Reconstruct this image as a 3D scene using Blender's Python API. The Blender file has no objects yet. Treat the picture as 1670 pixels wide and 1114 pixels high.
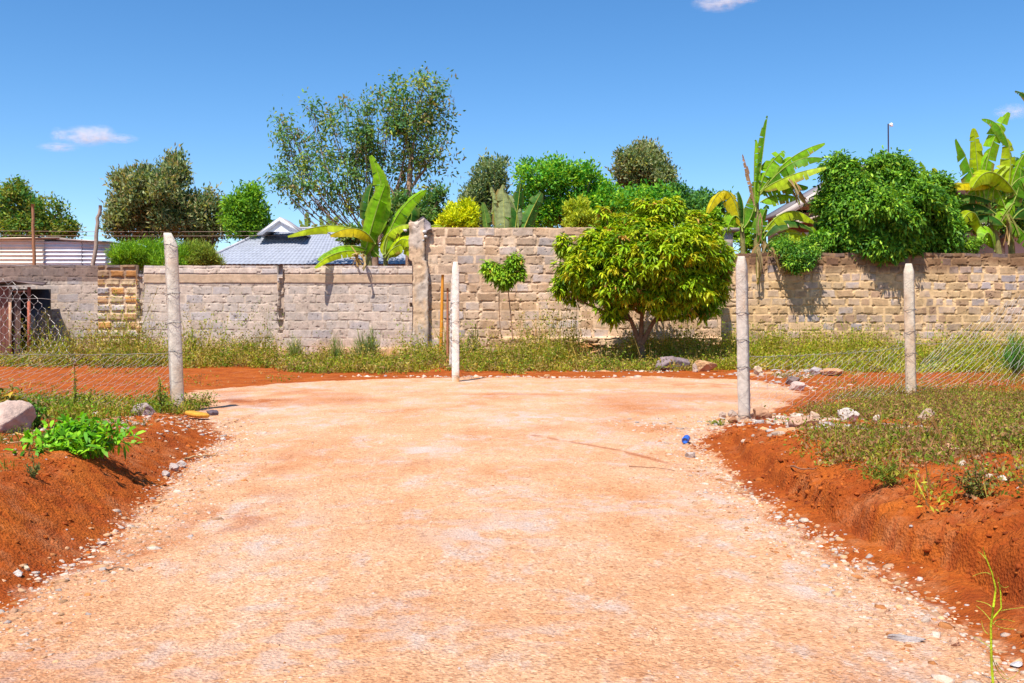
import bpy, math, random
import numpy as np
from math import radians, sin, cos, pi
rnd = random.Random(7); rng = np.random.default_rng(7)
S = bpy.context.scene
# ------------------------------------------------------------------ camera
F, CX, HY, HC = 1624.0, 835.0, 521.0, 1.1      # focal length in photo pixels, centre column, horizon row, eye height
cd = bpy.data.cameras.new('camera'); cam = bpy.data.objects.new('camera', cd); S.collection.objects.link(cam)
cam.location = (0, 0, HC); cam.rotation_euler = (pi/2, 0, 0)
cd.sensor_width = 36; cd.lens = 36*F/1670; cd.shift_y = -(557-HY)/1670; cd.clip_end = 9000; cd.clip_start = .05
S.camera = cam
# ------------------------------------------------------------------ world, sun, exposure
EL, AZ = 61.0, 204.0                              # sun elevation; azimuth clockwise from +Y
W = bpy.data.worlds.new('World'); S.world = W; W.use_nodes = True
nt = W.node_tree; bg = nt.nodes['Background']; sk = nt.nodes.new('ShaderNodeTexSky')
sk.sky_type = 'NISHITA'; sk.sun_disc = False; sk.sun_elevation = radians(EL); sk.sun_rotation = radians(AZ)
sk.air_density = 1.0; sk.dust_density = .8; sk.ozone_density = 2.5; sk.altitude = 1700
hs = nt.nodes.new('ShaderNodeHueSaturation'); hs.inputs['Saturation'].default_value = 1.27; nt.links.new(sk.outputs[0], hs.inputs['Color'])
nt.links.new(hs.outputs[0], bg.inputs[0]); bg.inputs[1].default_value = .125
sl = bpy.data.lights.new('sun', 'SUN'); so = bpy.data.objects.new('sun', sl); S.collection.objects.link(so)
sl.energy = 4.9; sl.angle = radians(.53); sl.color = (1, .95, .87)
so.rotation_euler = (radians(90-EL), 0, radians(180-AZ)); so.location = (5, -10, 20)
S.view_settings.view_transform = 'Standard'; S.view_settings.look = 'None'; S.view_settings.exposure = .55; S.cycles.volume_bounces = 3; S.view_settings.gamma = 1

# ------------------------------------------------------------------ helpers
def P(px, py, d): return np.array([(px-CX)/F*d, d, HC+(HY-py)/F*d])
def link(o): S.collection.objects.link(o); return o
def tag(o, label=None, cat=None, group=None, kind=None):
    for k, v in (('label', label), ('category', cat), ('group', group), ('kind', kind)):
        if v: o[k] = v
    return o
def empty(name, loc=(0, 0, 0)):
    o = bpy.data.objects.new(name, None); o.location = [float(v) for v in loc]; o.empty_display_size = .2; return link(o)
class MB:
    """collects verts, faces and per-vertex colours"""
    def __init__(s): s.v = []; s.f = []; s.c = []; s.n = 0
    def add(s, V, faces, col=(.5, .5, .5)):
        V = np.asarray(V, dtype=np.float64).reshape(-1, 3); col = np.asarray(col, dtype=np.float64)
        if col.ndim == 1: col = np.tile(col[:3], (len(V), 1))
        for f in (faces if isinstance(faces, list) else [faces]):
            s.f.append(np.asarray(f, dtype=np.int64)+s.n)
        s.v.append(V); s.c.append(col); s.n += len(V); return s
    def build(s, name, m, parent=None, smooth=False, origin=None):
        V = np.concatenate(s.v); C = np.concatenate(s.c)
        if parent is not None: off = np.array(parent.location)
        elif origin is not None: off = np.array(origin, dtype=float)
        else: off = np.zeros(3)
        p = parent
        if parent is not None and parent.parent is not None: off = off+np.array(parent.parent.location)
        V = V-off
        me = bpy.data.meshes.new(name); me.vertices.add(len(V)); me.vertices.foreach_set('co', V.astype(np.float32).ravel())
        idx = np.concatenate([f.ravel() for f in s.f]); tot = np.concatenate([np.full(len(f), f.shape[1]) for f in s.f])
        st = np.concatenate([[0], np.cumsum(tot)[:-1]])
        me.loops.add(len(idx)); me.loops.foreach_set('vertex_index', idx.astype(np.int32))
        me.polygons.add(len(tot)); me.polygons.foreach_set('loop_start', st.astype(np.int32)); me.polygons.foreach_set('loop_total', tot.astype(np.int32))
        if smooth: me.polygons.foreach_set('use_smooth', np.ones(len(tot), dtype=bool))
        a = me.color_attributes.new('Col', 'FLOAT_COLOR', 'POINT')
        a.data.foreach_set('color', np.hstack([C, np.ones((len(C), 1))]).astype(np.float32).ravel())
        me.materials.append(m); me.update(calc_edges=True); me.validate()
        o = link(bpy.data.objects.new(name, me)); o.parent = parent
        if parent is None and origin is not None: o.location = off
        return o
def box(mb, x0, x1, y0, y1, z0, z1, col=(.5, .5, .5), jit=0):
    V = np.array([[x, y, z] for z in (z0, z1) for y in (y0, y1) for x in (x0, x1)], dtype=float)
    if jit: V += rng.normal(0, jit, V.shape)
    mb.add(V, np.array([[0, 2, 3, 1], [4, 5, 7, 6], [0, 1, 5, 4], [2, 6, 7, 3], [0, 4, 6, 2], [1, 3, 7, 5]]), col); return mb
def prism(mb, poly, y0, y1, col=(.5, .5, .5)):
    """x-z outline extruded along y"""
    n = len(poly); V = [(x, y0, z) for x, z in poly]+[(x, y1, z) for x, z in poly]
    mb.add(V, [np.array([list(range(n))]), np.array([list(range(2*n-1, n-1, -1))]), np.array([[i, i+n, (i+1) % n+n, (i+1) % n] for i in range(n)])], col); return mb
def slab(mb, quad, nrm, t, col=(.5, .5, .5)):
    q = np.array(quad, dtype=float); n = np.array(nrm, dtype=float); n /= np.linalg.norm(n)
    mb.add(np.vstack([q, q-n*t]), np.array([[0, 1, 2, 3], [7, 6, 5, 4], [0, 4, 5, 1], [1, 5, 6, 2], [2, 6, 7, 3], [3, 7, 4, 0]]), col); return mb
def tube(mb, pts, radii, sides=6, col=(.5, .5, .5)):
    pts = np.asarray(pts, dtype=float); n = len(pts); r = np.broadcast_to(np.asarray(radii, dtype=float), (n,))
    T = np.gradient(pts, axis=0); T /= np.linalg.norm(T, axis=1)[:, None]+1e-9
    ref = np.array([0, 0, 1.]) if abs(T[:, 2]).mean() < .8 else np.array([1., 0, 0])
    A = np.cross(T, ref); A /= np.linalg.norm(A, axis=1)[:, None]+1e-9; B = np.cross(T, A)
    th = np.arange(sides)/sides*2*pi
    V = pts[:, None]+r[:, None, None]*(A[:, None]*np.cos(th)[None, :, None]+B[:, None]*np.sin(th)[None, :, None])
    i = np.arange(n-1)[:, None]*sides; k = np.arange(sides)[None, :]; k2 = (k+1) % sides
    Fq = np.stack([i+k, i+k2, i+sides+k2, i+sides+k], -1).reshape(-1, 4)
    mb.add(V.reshape(-1, 3), [Fq, np.array([list(range(sides))]), np.array([[(n-1)*sides+j for j in range(sides-1, -1, -1)]])], col); return mb
def bez(a, b, c, n):
    t = np.linspace(0, 1, n)[:, None]; a, b, c = map(np.asarray, (a, b, c))
    m = 2*b-.5*(a+c)                                  # passes through b
    return (1-t)**2*a+2*t*(1-t)*m+t*t*c
def unit(v): return v/(np.linalg.norm(v, axis=-1, keepdims=True)+1e-9)
# value noise
def _h(ix, iy, s):
    n = (ix*374761393+iy*668265263+s*2147483647) & 0xffffffff
    n = ((n ^ (n >> 13))*1274126177) & 0xffffffff
    return ((n ^ (n >> 16)) & 0xffff)/65535.0
def vn(x, y, s=0):
    x = np.asarray(x, dtype=float); y = np.asarray(y, dtype=float)
    ix = np.floor(x).astype(np.int64); iy = np.floor(y).astype(np.int64); fx = x-ix; fy = y-iy
    fx = fx*fx*(3-2*fx); fy = fy*fy*(3-2*fy)
    return (_h(ix, iy, s)*(1-fx)+_h(ix+1, iy, s)*fx)*(1-fy)+(_h(ix, iy+1, s)*(1-fx)+_h(ix+1, iy+1, s)*fx)*fy
def fbm(x, y, s=0, o=4):
    r = 0; a = .5; t = 0
    for i in range(o): r = r+a*vn(x*2**i+17*i, y*2**i-9*i, s+i); t += a; a *= .5
    return r/t
def ss(x, a=0., b=1.): t = np.clip((x-a)/(b-a), 0, 1); return t*t*(3-2*t)
def mix(a, b, t):
    t = np.asarray(t)[..., None]; return np.asarray(a)*(1-t)+np.asarray(b)*t
# ------------------------------------------------------------------ materials
class NT:
    def __init__(s, name):
        s.m = bpy.data.materials.new(name); s.m.use_nodes = True; s.t = s.m.node_tree; s.N = s.t.nodes; s.L = s.t.links
        s.b = s.N['Principled BSDF']; s.out = s.N['Material Output']
        s.co = s.N.new('ShaderNodeTexCoord').outputs['Object']
    def set(s, **k):
        for a, v in k.items(): s.b.inputs[a.replace('_', ' ')].default_value = v
    def attr(s, n='Col'): a = s.N.new('ShaderNodeAttribute'); a.attribute_name = n; return a.outputs['Color']
    def noise(s, sc, det=4, rough=.6, out='Fac', vec=None):
        n = s.N.new('ShaderNodeTexNoise'); n.inputs['Scale'].default_value = sc; n.inputs['Detail'].default_value = det; n.inputs['Roughness'].default_value = rough
        s.L.new(vec or s.co, n.inputs['Vector']); return n.outputs[out]
    def vor(s, sc, out='Distance', feat='F1', vec=None, rand=1):
        n = s.N.new('ShaderNodeTexVoronoi'); n.feature = feat; n.inputs['Scale'].default_value = sc; n.inputs['Randomness'].default_value = rand
        s.L.new(vec or s.co, n.inputs['Vector']); return n.outputs[out]
    def ramp(s, f, stops, interp='LINEAR'):
        r = s.N.new('ShaderNodeValToRGB'); r.color_ramp.interpolation = interp; e = r.color_ramp.elements
        while len(e) < len(stops): e.new(.5)
        for i, (p, c) in enumerate(stops):
            e[i].position = p; e[i].color = (*c, 1) if not isinstance(c, (int, float)) else (c, c, c, 1)
        s.L.new(f, r.inputs[0]); return r.outputs[0]
    def mixc(s, a, b, f, mode='MIX'):
        n = s.N.new('ShaderNodeMix'); n.data_type = 'RGBA'; n.blend_type = mode
        for sock, v in ((n.inputs[0], f), (n.inputs[6], a), (n.inputs[7], b)):
            if isinstance(v, (int, float)): sock.default_value = v
            elif isinstance(v, tuple): sock.default_value = (*v, 1)
            else: s.L.new(v, sock)
        return n.outputs[2]
    def math(s, op, a, b=0.):
        n = s.N.new('ShaderNodeMath'); n.operation = op
        for i, v in enumerate((a, b)):
            if isinstance(v, (int, float)): n.inputs[i].default_value = v
            else: s.L.new(v, n.inputs[i])
        return n.outputs[0]
    def scale(s, vec, sc):
        n = s.N.new('ShaderNodeVectorMath'); n.operation = 'MULTIPLY'; n.inputs[1].default_value = sc; s.L.new(vec or s.co, n.inputs[0]); return n.outputs[0]
    def bump(s, h, dist=.01, st=1.):
        n = s.N.new('ShaderNodeBump'); n.inputs['Distance'].default_value = dist; n.inputs['Strength'].default_value = st; s.L.new(h, n.inputs['Height'])
        if s.b.inputs['Normal'].is_linked: s.L.new(s.b.inputs['Normal'].links[0].from_socket, n.inputs['Normal'])
        s.L.new(n.outputs[0], s.b.inputs['Normal']); return n.outputs[0]
    def color(s, c): s.L.new(c, s.b.inputs['Base Color']); return s
def leaf_mat(name, rough=.45, transl=.3, spec=.4):
    n = NT(name); n.set(Roughness=rough); n.b.inputs['Specular IOR Level'].default_value = spec
    c = n.mixc(n.attr(), n.ramp(n.noise(9, 2), [(.3, .75), (.7, 1.2)]), 1.0, 'MULTIPLY'); n.color(c)
    t = n.N.new('ShaderNodeBsdfTranslucent'); n.L.new(n.mixc(c, (1.15, 1.1, .35), 1.0, 'MULTIPLY'), t.inputs[0])
    mx = n.N.new('ShaderNodeMixShader'); mx.inputs[0].default_value = transl
    n.L.new(n.b.outputs[0], mx.inputs[1]); n.L.new(t.outputs[0], mx.inputs[2]); n.L.new(mx.outputs[0], n.out.inputs[0]); return n.m
def rough_mat(name, sc=8, bumpd=.01, rough=.95, lo=.8, hi=1.2):
    n = NT(name); n.set(Roughness=rough); n.b.inputs['Specular IOR Level'].default_value = .15
    n.color(n.mixc(n.attr(), n.ramp(n.noise(sc, 5), [(.3, lo), (.7, hi)]), 1.0, 'MULTIPLY')); n.bump(n.noise(sc*3, 6, .7), bumpd); return n.m
LEAF = leaf_mat('leaf', .5, .32, .22); BLAF = leaf_mat('banana_leaf', .5, .42, .18); WEED = leaf_mat('weed_leaf', .8, .35, .1); DULL = leaf_mat('far_leaf', .6, .4, .25)
BARK = rough_mat('bark', 12, .02, .9, .7, 1.3)
ROCK = rough_mat('rock', 9, .02, .95, .7, 1.25)
CONC = rough_mat('concrete', 16, .010, .9, .78, 1.14)
PAINT = rough_mat('painted', 3, .002, .7, .9, 1.1)
WOOD = rough_mat('weathered_wood', 20, .004, .9, .7, 1.2)
def wall_mat():
    n = NT('block_wall'); n.set(Roughness=.95); n.b.inputs['Specular IOR Level'].default_value = .1
    c = n.mixc(n.attr(), n.ramp(n.noise(5, 6, .7), [(.3, .72), (.7, 1.25)]), 1.0, 'MULTIPLY')
    c = n.mixc(c, n.ramp(n.noise(38, 3, .7), [(.30, .5), (.40, 1.0), (.62, 1.0), (.75, 1.2)]), .7, 'MULTIPLY')
    n.color(c); n.bump(n.noise(45, 5, .7), .005); return n.m
WALL = wall_mat()
def metal_mat():
    n = NT('galvanised_wire'); n.set(Roughness=.45, Metallic=.35); n.color(n.attr()); return n.m
WIRE = metal_mat()
def sheet_mat():
    n = NT('corrugated_iron'); n.set(Roughness=.55, Metallic=.3)
    n.color(n.mixc(n.attr(), n.ramp(n.noise(2.2, 6, .7), [(.45, 1.), (.62, .8), (.75, .45)]), .8, 'MULTIPLY')); n.bump(n.noise(20, 3), .002); return n.m
SHEET = sheet_mat()
def tile_mat():
    n = NT('roof_tile'); n.set(Roughness=.6)
    n.color(n.mixc(n.attr(), n.ramp(n.noise(3, 4), [(.3, .85), (.7, 1.1)]), 1.0, 'MULTIPLY')); return n.m
TILE = tile_mat()
def ground_mat():
    n = NT('earth'); n.set(Roughness=.97); n.b.inputs['Specular IOR Level'].default_value = .08
    a = n.N.new('ShaderNodeAttribute'); a.attribute_name = 'Col'; sp = n.N.new('ShaderNodeSeparateColor'); n.L.new(a.outputs['Color'], sp.inputs[0])
    road, dark, pale = sp.outputs[0], sp.outputs[1], sp.outputs[2]
    # red soil
    soil = n.ramp(n.noise(2.3, 6, .65), [(.3, (.29, .058, .012)), (.5, (.40, .088, .014)), (.72, (.52, .135, .02))])
    soil = n.mixc(soil, (.50, .20, .085), n.ramp(n.noise(3.1, 7, .7), [(.52, 0.), (.68, .55)]))
    soil = n.mixc(soil, n.ramp(n.noise(60, 4, .8), [(.3, .62), (.55, 1.), (.8, 1.3)]), .8, 'MULTIPLY')
    soil = n.mixc(soil, n.ramp(n.noise(14, 5, .8), [(.36, .45), (.47, 1.)]), .7, 'MULTIPLY')
    # compacted murram road with crushed pale stone
    sv = n.scale(None, (1., .55, 1.))
    r = n.ramp(n.noise(1.1, 8, .68, vec=sv), [(.30, (.55, .24, .105)), (.44, (.65, .34, .18)), (.58, (.69, .40, .235)), (.7, (.64, .46, .35))])
    r = n.mixc(r, (.56, .46, .41), n.ramp(n.noise(2.7, 8, .75, vec=sv), [(.52, 0.), (.68, .85)]))
    cell = n.vor(70, 'Color'); rv = n.N.new('ShaderNodeRGBToBW'); n.L.new(cell, rv.inputs[0])
    r = n.mixc(r, n.ramp(rv.outputs[0], [(.12, (.55, .42, .36)), (.35, (.98, .93, .88)), (.65, (1.12, 1.1, 1.08)), (.88, (1.5, 1.55, 1.6))]), .6, 'MULTIPLY')
    r0 = r; r = n.mixc(r, n.ramp(n.noise(170, 3, .8), [(.34, .5), (.5, 1.), (.68, 1.3)]), .85, 'MULTIPLY')
    r = n.mixc(r, n.ramp(n.noise(26, 4, .8), [(.28, (.78, .62, .5)), (.42, (1., 1., 1.))]), .7, 'MULTIPLY')
    sw = n.ramp(n.noise(1.6, 4, .6, vec=sv), [(.42, 0.), (.6, .75)]); r = n.mixc(r, n.mixc(r0, (1.0, .97, .93), 1.0, 'MULTIPLY'), sw)
    r = n.mixc(r, n.mixc((.58, .50, .46), n.ramp(n.noise(120, 3, .8), [(.35, .6), (.6, 1.25)]), 1.0, 'MULTIPLY'), pale)
    c = n.mixc(soil, r, road); c = n.mixc(c, (.30, .055, .012), dark)
    n.color(c)
    hgt = n.math('ADD', n.noise(48, 6, .8), n.math('MULTIPLY', n.vor(75), .9)); n.bump(hgt, .012, .9); n.bump(n.noise(5, 4, .6), .035, .5)
    return n.m
GROUND = ground_mat()

# ------------------------------------------------------------------ ground and road
Ly = np.array([-5, 3.7, 4.5, 5.8, 7.2, 9, 10.2, 11, 12.5, 14, 15.5, 17, 18.2, 18.9, 60]); Lx = np.array([-1.9, -1.92, -1.94, -2.08, -2.36, -2.6, -3.0, -3.4, -4.1, -4.8, -4.9, -4.0, -2.8, -1.0, -1.0])
Ry = np.array([-5, 3.1, 4.07, 4.84, 6.64, 9, 9.8, 10.6, 11.5, 13, 15, 17, 18.3, 18.9, 60]); Rx = np.array([1.55, 1.57, 1.58, 1.5, 1.45, 1.63, 1.95, 2.3, 2.9, 3.6, 4.4, 4.8, 4.5, 3., 3.])
def roadL(y): return np.interp(y, Ly, Lx)
def roadR(y): return np.interp(y, Ry, Rx)
def hL(y): return np.interp(y, [0, 4, 6, 8, 9.5, 10.6, 11.6, 14], [.36, .34, .29, .20, .13, .09, .03, 0])
def hR(y): return np.interp(y, [0, 4, 5, 6.5, 9, 10.3, 12, 16], [.40, .37, .34, .29, .18, .08, .03, 0])
def zg(x, y):
    x = np.asarray(x, dtype=float); y = np.asarray(y, dtype=float)
    trk = np.exp(-((x+.95)/.3)**2)+np.exp(-((x-.62)/.3)**2); wv = (fbm(y*.8, x*.4, 5, 3)-.5)*.25
    sL = roadL(y)-x+wv*.5; sR = x-roadR(y)+wv
    n1 = fbm(x*1.1, y*1.1, 11, 4)-.5; n2 = fbm(x*6, y*6, 21, 5)-.5
    near = 1-ss(y, 11, 13.5)
    bl = hL(y)*ss(sL, -.02, .62); bl = bl+hL(y)*.22*ss(sL, .6, 2.4)
    dn = ss(sR, -.05, .12)*(1-ss(sR, .2, .4))
    k_ = fbm(x*3.1, y*1.7, 35, 4); br = hR(y)*(.15*ss(sR, .0, .26)+.45*ss(sR+(k_-.5)*.24, .23, .31)+.4*ss(sR, .26, .8)); br = br+hR(y)*.12*ss(sR, .8, 3)
    slope = ss(sL, .02, .2)*near+ss(sR, .14, .25)*near
    z = bl+br+n1*.06*ss(np.maximum(sL, sR), .1, 1)+n2*(.02+.03*ss(sR, .2, .3))*np.clip(slope, 0, 1)
    ledge = ss(sR, .2, .3)*(1-ss(sR, .35, .6))*near*ss(y, 2, 3)*(1-ss(y, 6, 8))
    z = z-ledge*.03*ss(fbm(x*9, y*6, 33, 4), .52, .6)-slope*.016*ss(fbm(x*20, y*16, 36, 3), .54, .68)-ss(sR, .24, .3)*near*.022*ss(fbm(x*9, y*7, 37, 4), .52, .66)
    onroad = 1-np.clip(ss(np.maximum(sL, sR), -.1, .1), 0, 1)
    z = z+onroad*(.02*(1-((x+.2)/1.9)**2)*near*(np.abs(x) < 3)+(n1*.02+n2*.012)-.012*trk*(.5+n1))
    # ruts, heap of spoil right of the far post
    z = z+.12*np.exp(-(((x-5.9)/1.2)**2+((y-19.9)/.6)**2))*ss(fbm(x*3, y*3, 8), .2, .7)
    z = z-.10*np.exp(-(((x-5.3)/1.3)**2+((y-16.6)/1.3)**2))
    return z
def roadmask(x, y):
    e = (fbm(x*3, y*2, 41, 5)-.5)*.5; e2 = (fbm(x*14, y*9, 47, 4)-.5)*.22
    far = 19.0+(fbm(x*1.1, y*0+3, 49, 4)-.5)*1.6+e*1.0
    m = np.minimum(x-roadL(y), roadR(y)-x)+e*.5*(.5+ss(y, 4, 10)*1.2)+e2
    m = np.minimum(m, far-y)
    return ss(m, -.05, .06)
ys = [-2.0]
while ys[-1] < 1.8: ys.append(ys[-1]+.2)
while ys[-1] < 42: ys.append(ys[-1]+min(max(.006, ys[-1]**2/1700), .035 if ys[-1] < 12 else .09 if ys[-1] < 28 else .6))
while ys[-1] < 4000: ys.append(ys[-1]*1.25)
xs = [0.]
while xs[-1] < 3000:
    x = xs[-1]; xs.append(x+(.013 if x < 2.9 else .022 if x < 5.5 else .05 if x < 14 else x*.12))
ys = np.array(ys); xs = np.array(xs); xs = np.concatenate([-xs[:0:-1], xs])
X, Y = np.meshgrid(xs, ys); Z = zg(X, Y); Z = np.where(Y > 45, 0, Z); Z = np.where(np.abs(X) > 40, 0, Z)
rm = roadmask(X, Y)
# rusty wheel streak that crosses the road and pale crushed patches
def seg(x, y, a, b, w):
    ax, ay = a; bx, by = b; t = np.clip(((x-ax)*(bx-ax)+(y-ay)*(by-ay))/((bx-ax)**2+(by-ay)**2), 0, 1)
    d = np.hypot(x-ax-t*(bx-ax), y-ay-t*(by-ay)); return 1-ss(d/w, .3, 1)
stk = np.maximum.reduce([seg(X, Y, (.2, 9.35), (.85, 8.35), .05), seg(X, Y, (.85, 8.35), (1.22, 7.5), .06), seg(X, Y, (1.22, 7.5), (1.5, 6.6), .08)])
stk = stk*ss(fbm(X*9, Y*5, 3), .3, .55)*.55*rm
red = ss(fbm(X*.8+3, Y*.5, 61, 5), .56, .7)*.3*rm*ss(np.abs(X+.1), .7, 1.6)
for cx, cy, rx, ry, k_ in ((-1.55, 5.6, .30, .75, .6), (-1.7, 4.7, .2, .4, .5), (-1.75, 7.6, .2, .8, .4), (-3.6, 13.4, .9, .5, .9), (.1, 14.6, 1.2, .25, .35), (2.0, 12.2, .9, .3, .4), (3.3, 16.8, .9, .5, .6), (.35, 9.9, .3, .25, .4), (1.3, 6.0, .12, .5, .3)):
    red = np.maximum(red, k_*rm*np.exp(-(((X-cx)/rx)**2+((Y-cy)/ry)**2))*ss(fbm(X*5, Y*3, 63, 4), .3, .6))
pale = np.zeros_like(X)
for cx, cy, rx, ry in ((-.75, 8.3, .25, .5), (2.3, 13.2, .8, .35), (.9, 15.4, 1.6, .35), (.3, 11, .6, .6), (-3.1, 12.5, .6, .7), (-3.6, 16.2, .9, .4), (1.25, 5.6, .12, .7), (-.1, 5, .3, .3), (-1.2, 5.0, .2, .5), (1.2, 4.2, .1, .5), (-4.2, 14.4, .5, .35), (-1.1, 17.6, .8, .3)):
    pale = np.maximum(pale, np.exp(-(((X-cx)/rx)**2+((Y-cy)/ry)**2)))
pale = np.maximum(pale*ss(fbm(X*8, Y*5, 71, 5), .42, .62)*.7, 0.34*ss(fbm(X*1.4+9, Y*1.9, 73, 6), .54, .66)*ss(fbm(X*13, Y*13, 75, 3), .4, .6)); sm_ = ss(fbm(X*.9, Y*.6, 77, 4), .4, .62)
lump = ss(fbm(X*20, Y*16, 36, 3), .56, .68)*(1-rm)*.55*(1-ss(Y, 9, 12))
COL = np.stack([rm, np.clip(stk+red*.0+lump, 0, 1), pale*rm], -1)
COL[..., 0] = np.clip(rm-red, 0, 1)
nx, ny = len(xs), len(ys)
idx = np.arange(nx*ny).reshape(ny, nx)
Q = np.stack([idx[:-1, :-1], idx[:-1, 1:], idx[1:, 1:], idx[1:, :-1]], -1).reshape(-1, 4)
fr = (rm[:-1, :-1] > .5).ravel()
Vall = np.stack([X, Y, Z], -1).reshape(-1, 3); Call = COL.reshape(-1, 3)
for nm, sel in (('gravel_road', fr), ('ground', ~fr)):
    q = Q[sel]; u, inv = np.unique(q, return_inverse=True)
    o = MB().add(Vall[u], inv.reshape(-1, 4), Call[u]).build(nm, GROUND, smooth=True); tag(o, kind='structure')
def zgs(x, y): return float(zg(np.array([x]), np.array([y]))[0])

# ------------------------------------------------------------------ stones
ICO_V = []; t_ = (1+5**.5)/2
for a, b in ((-1, t_), (1, t_), (-1, -t_), (1, -t_)): ICO_V.append((a, b, 0))
for a, b in ((-1, t_), (1, t_), (-1, -t_), (1, -t_)): ICO_V.append((0, a, b))
for a, b in ((t_, -1), (t_, 1), (-t_, -1), (-t_, 1)): ICO_V.append((a, 0, b))
ICO_V = np.array(ICO_V, dtype=float); ICO_V /= np.linalg.norm(ICO_V[0])
ICO_F = np.array([(0, 11, 5), (0, 5, 1), (0, 1, 7), (0, 7, 10), (0, 10, 11), (1, 5, 9), (5, 11, 4), (11, 10, 2), (10, 7, 6), (7, 1, 8), (3, 9, 4), (3, 4, 2), (3, 2, 6), (3, 6, 8), (3, 8, 9), (4, 9, 5), (2, 4, 11), (6, 2, 10), (8, 6, 7), (9, 8, 1)])
def pebbles(name, XY, size, palette, lab, mat=ROCK, zfn=zg):
    n = len(XY); r = size[:, None, None]; th = rng.uniform(0, 2*pi, n)
    V = ICO_V[None]*(1+rng.uniform(-.45, .4, (n, 12, 1)))*np.stack([rng.uniform(.7, 1.4, n), rng.uniform(.6, 1.1, n), rng.uniform(.3, .75, n)], -1)[:, None]*r
    c, s_ = np.cos(th)[:, None], np.sin(th)[:, None]
    V = np.stack([V[..., 0]*c-V[..., 1]*s_, V[..., 0]*s_+V[..., 1]*c, V[..., 2]], -1)
    V[..., 0] += XY[:, 0:1]; V[..., 1] += XY[:, 1:2]; V[..., 2] += (zfn(XY[:, 0], XY[:, 1])-size*.08)[:, None]
    Fx = (ICO_F[None]+12*np.arange(n)[:, None, None]).reshape(-1, 3)
    pc = np.array(palette)[rng.integers(0, len(palette), n)]*rng.uniform(.75, 1.2, (n, 1))
    o = MB().add(V.reshape(-1, 3), Fx, np.repeat(pc, 12, 0)).build(name, mat); return tag(o, lab, 'gravel', kind='stuff')
PALE = [(.62, .45, .34), (.70, .54, .42), (.55, .32, .18), (.66, .38, .20), (.54, .44, .38), (.5, .2, .07), (.6, .34, .18), (.62, .36, .22), (.58, .34, .2)]
n = 8200; yy = rng.uniform(2.6, 11.2, n); side = rng.random(n) < .5; off = rng.normal(.01, .075, n)
off = np.where(off > 0, off*2.4, off); xx = np.where(side, roadL(yy)+off+.02, roadR(yy)-off-.02); ex = rng.normal(0, .25, n)*(yy > 9.5)
n2 = 34000; y2 = rng.uniform(2.7, 18.9, n2); u2 = rng.random(n2); x2 = roadL(y2)+u2*(roadR(y2)-roadL(y2))
dd = np.abs(u2-.5)*2; keep = (rng.random(n2) < (.12+.7*ss(fbm(x2*1.3, y2*.8, 91, 4), .45, .62)+.5*dd**3)*np.clip(7/y2, .25, 1)); x2, y2 = x2[keep], y2[keep]
XY = np.vstack([np.stack([xx+ex, yy], -1), np.stack([x2, y2], -1)])
sz = np.concatenate([np.clip(rng.lognormal(-4.85, .5, n), .003, .032), np.clip(rng.lognormal(-5.55, .4, len(x2)), .002, .011)])
pebbles('gravel', XY, sz, PALE, 'pale loose gravel and stone chips along the road edges')
# rubble by the posts, on the banks and at the far road edge
cn = 9000; cy_ = rng.uniform(2.6, 10.5, cn); cside = rng.random(cn) < .36; co = rng.uniform(.02, 1.0, cn); cx_ = np.where(cside, roadL(cy_)-co, roadR(cy_)+.12+co*.9)
ck = rng.random(cn) < ss(fbm(cx_*4, cy_*3, 301, 3), .42, .62)*np.where(cside, .6, 1); pebbles('soil_clods', np.stack([cx_, cy_], -1)[ck], np.clip(rng.lognormal(-4.75, .5, int(ck.sum())), .003, .035), [(.36, .08, .014), (.30, .06, .012), (.44, .11, .018)], 'crumbs and clods of red earth on the cut banks')
rub = []
for cx, cy, rx, ry, k, s0 in ((2.75, 11.0, .5, .5, 170, -3.9), (2.3, 10.9, .4, .5, 120, -4.2), (2.45, 8.7, .35, .7, 300, -3.7), (2.7, 8.0, .5, .35, 150, -3.4), (3.3, 7.9, .5, .3, 90, -3.5), (2.75, 10.0, .5, .6, 200, -3.7), (-3.9, 8.0, .7, .6, 220, -4.0), (-3.4, 9.3, .5, .6, 160, -4.0), (4.4, 7.4, .6, .4, 40, -3.8), (5.6, 19.6, 1.1, .4, 160, -3.1), (4.6, 17.6, .8, .8, 60, -3.4), (-3.5, 9.8, .5, .5, 110, -4.3), (-3.0, 8.2, .4, .6, 60, -4.4), (-3.2, 6.0, .5, .7, 40, -4.5), (-4.5, 9.0, .6, .8, 60, -4.0), (3.0, 5.6, .6, .5, 60, -4.2), (0, 19.0, 3.0, .2, 260, -3.6), (1.6, 10.4, .5, .8, 160, -4.4), (2.6, 4.4, .5, .4, 40, -4.2), (2.6, 21.2, 1.3, .5, 90, -3.1), (2.1, 6.6, .3, .6, 20, -4.6)):
    a = np.stack([rng.normal(cx, rx*.6, k), rng.normal(cy, ry*.6, k), np.clip(rng.lognormal(s0, .45, k), .008, .09)], -1); rub.append(a)
rub = np.vstack(rub); pebbles('rubble', rub[:, :2], rub[:, 2], [(.6, .42, .30), (.62, .5, .4), (.5, .26, .12), (.55, .4, .3), (.45, .38, .34)], 'small broken stones scattered over the red earth banks')

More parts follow.
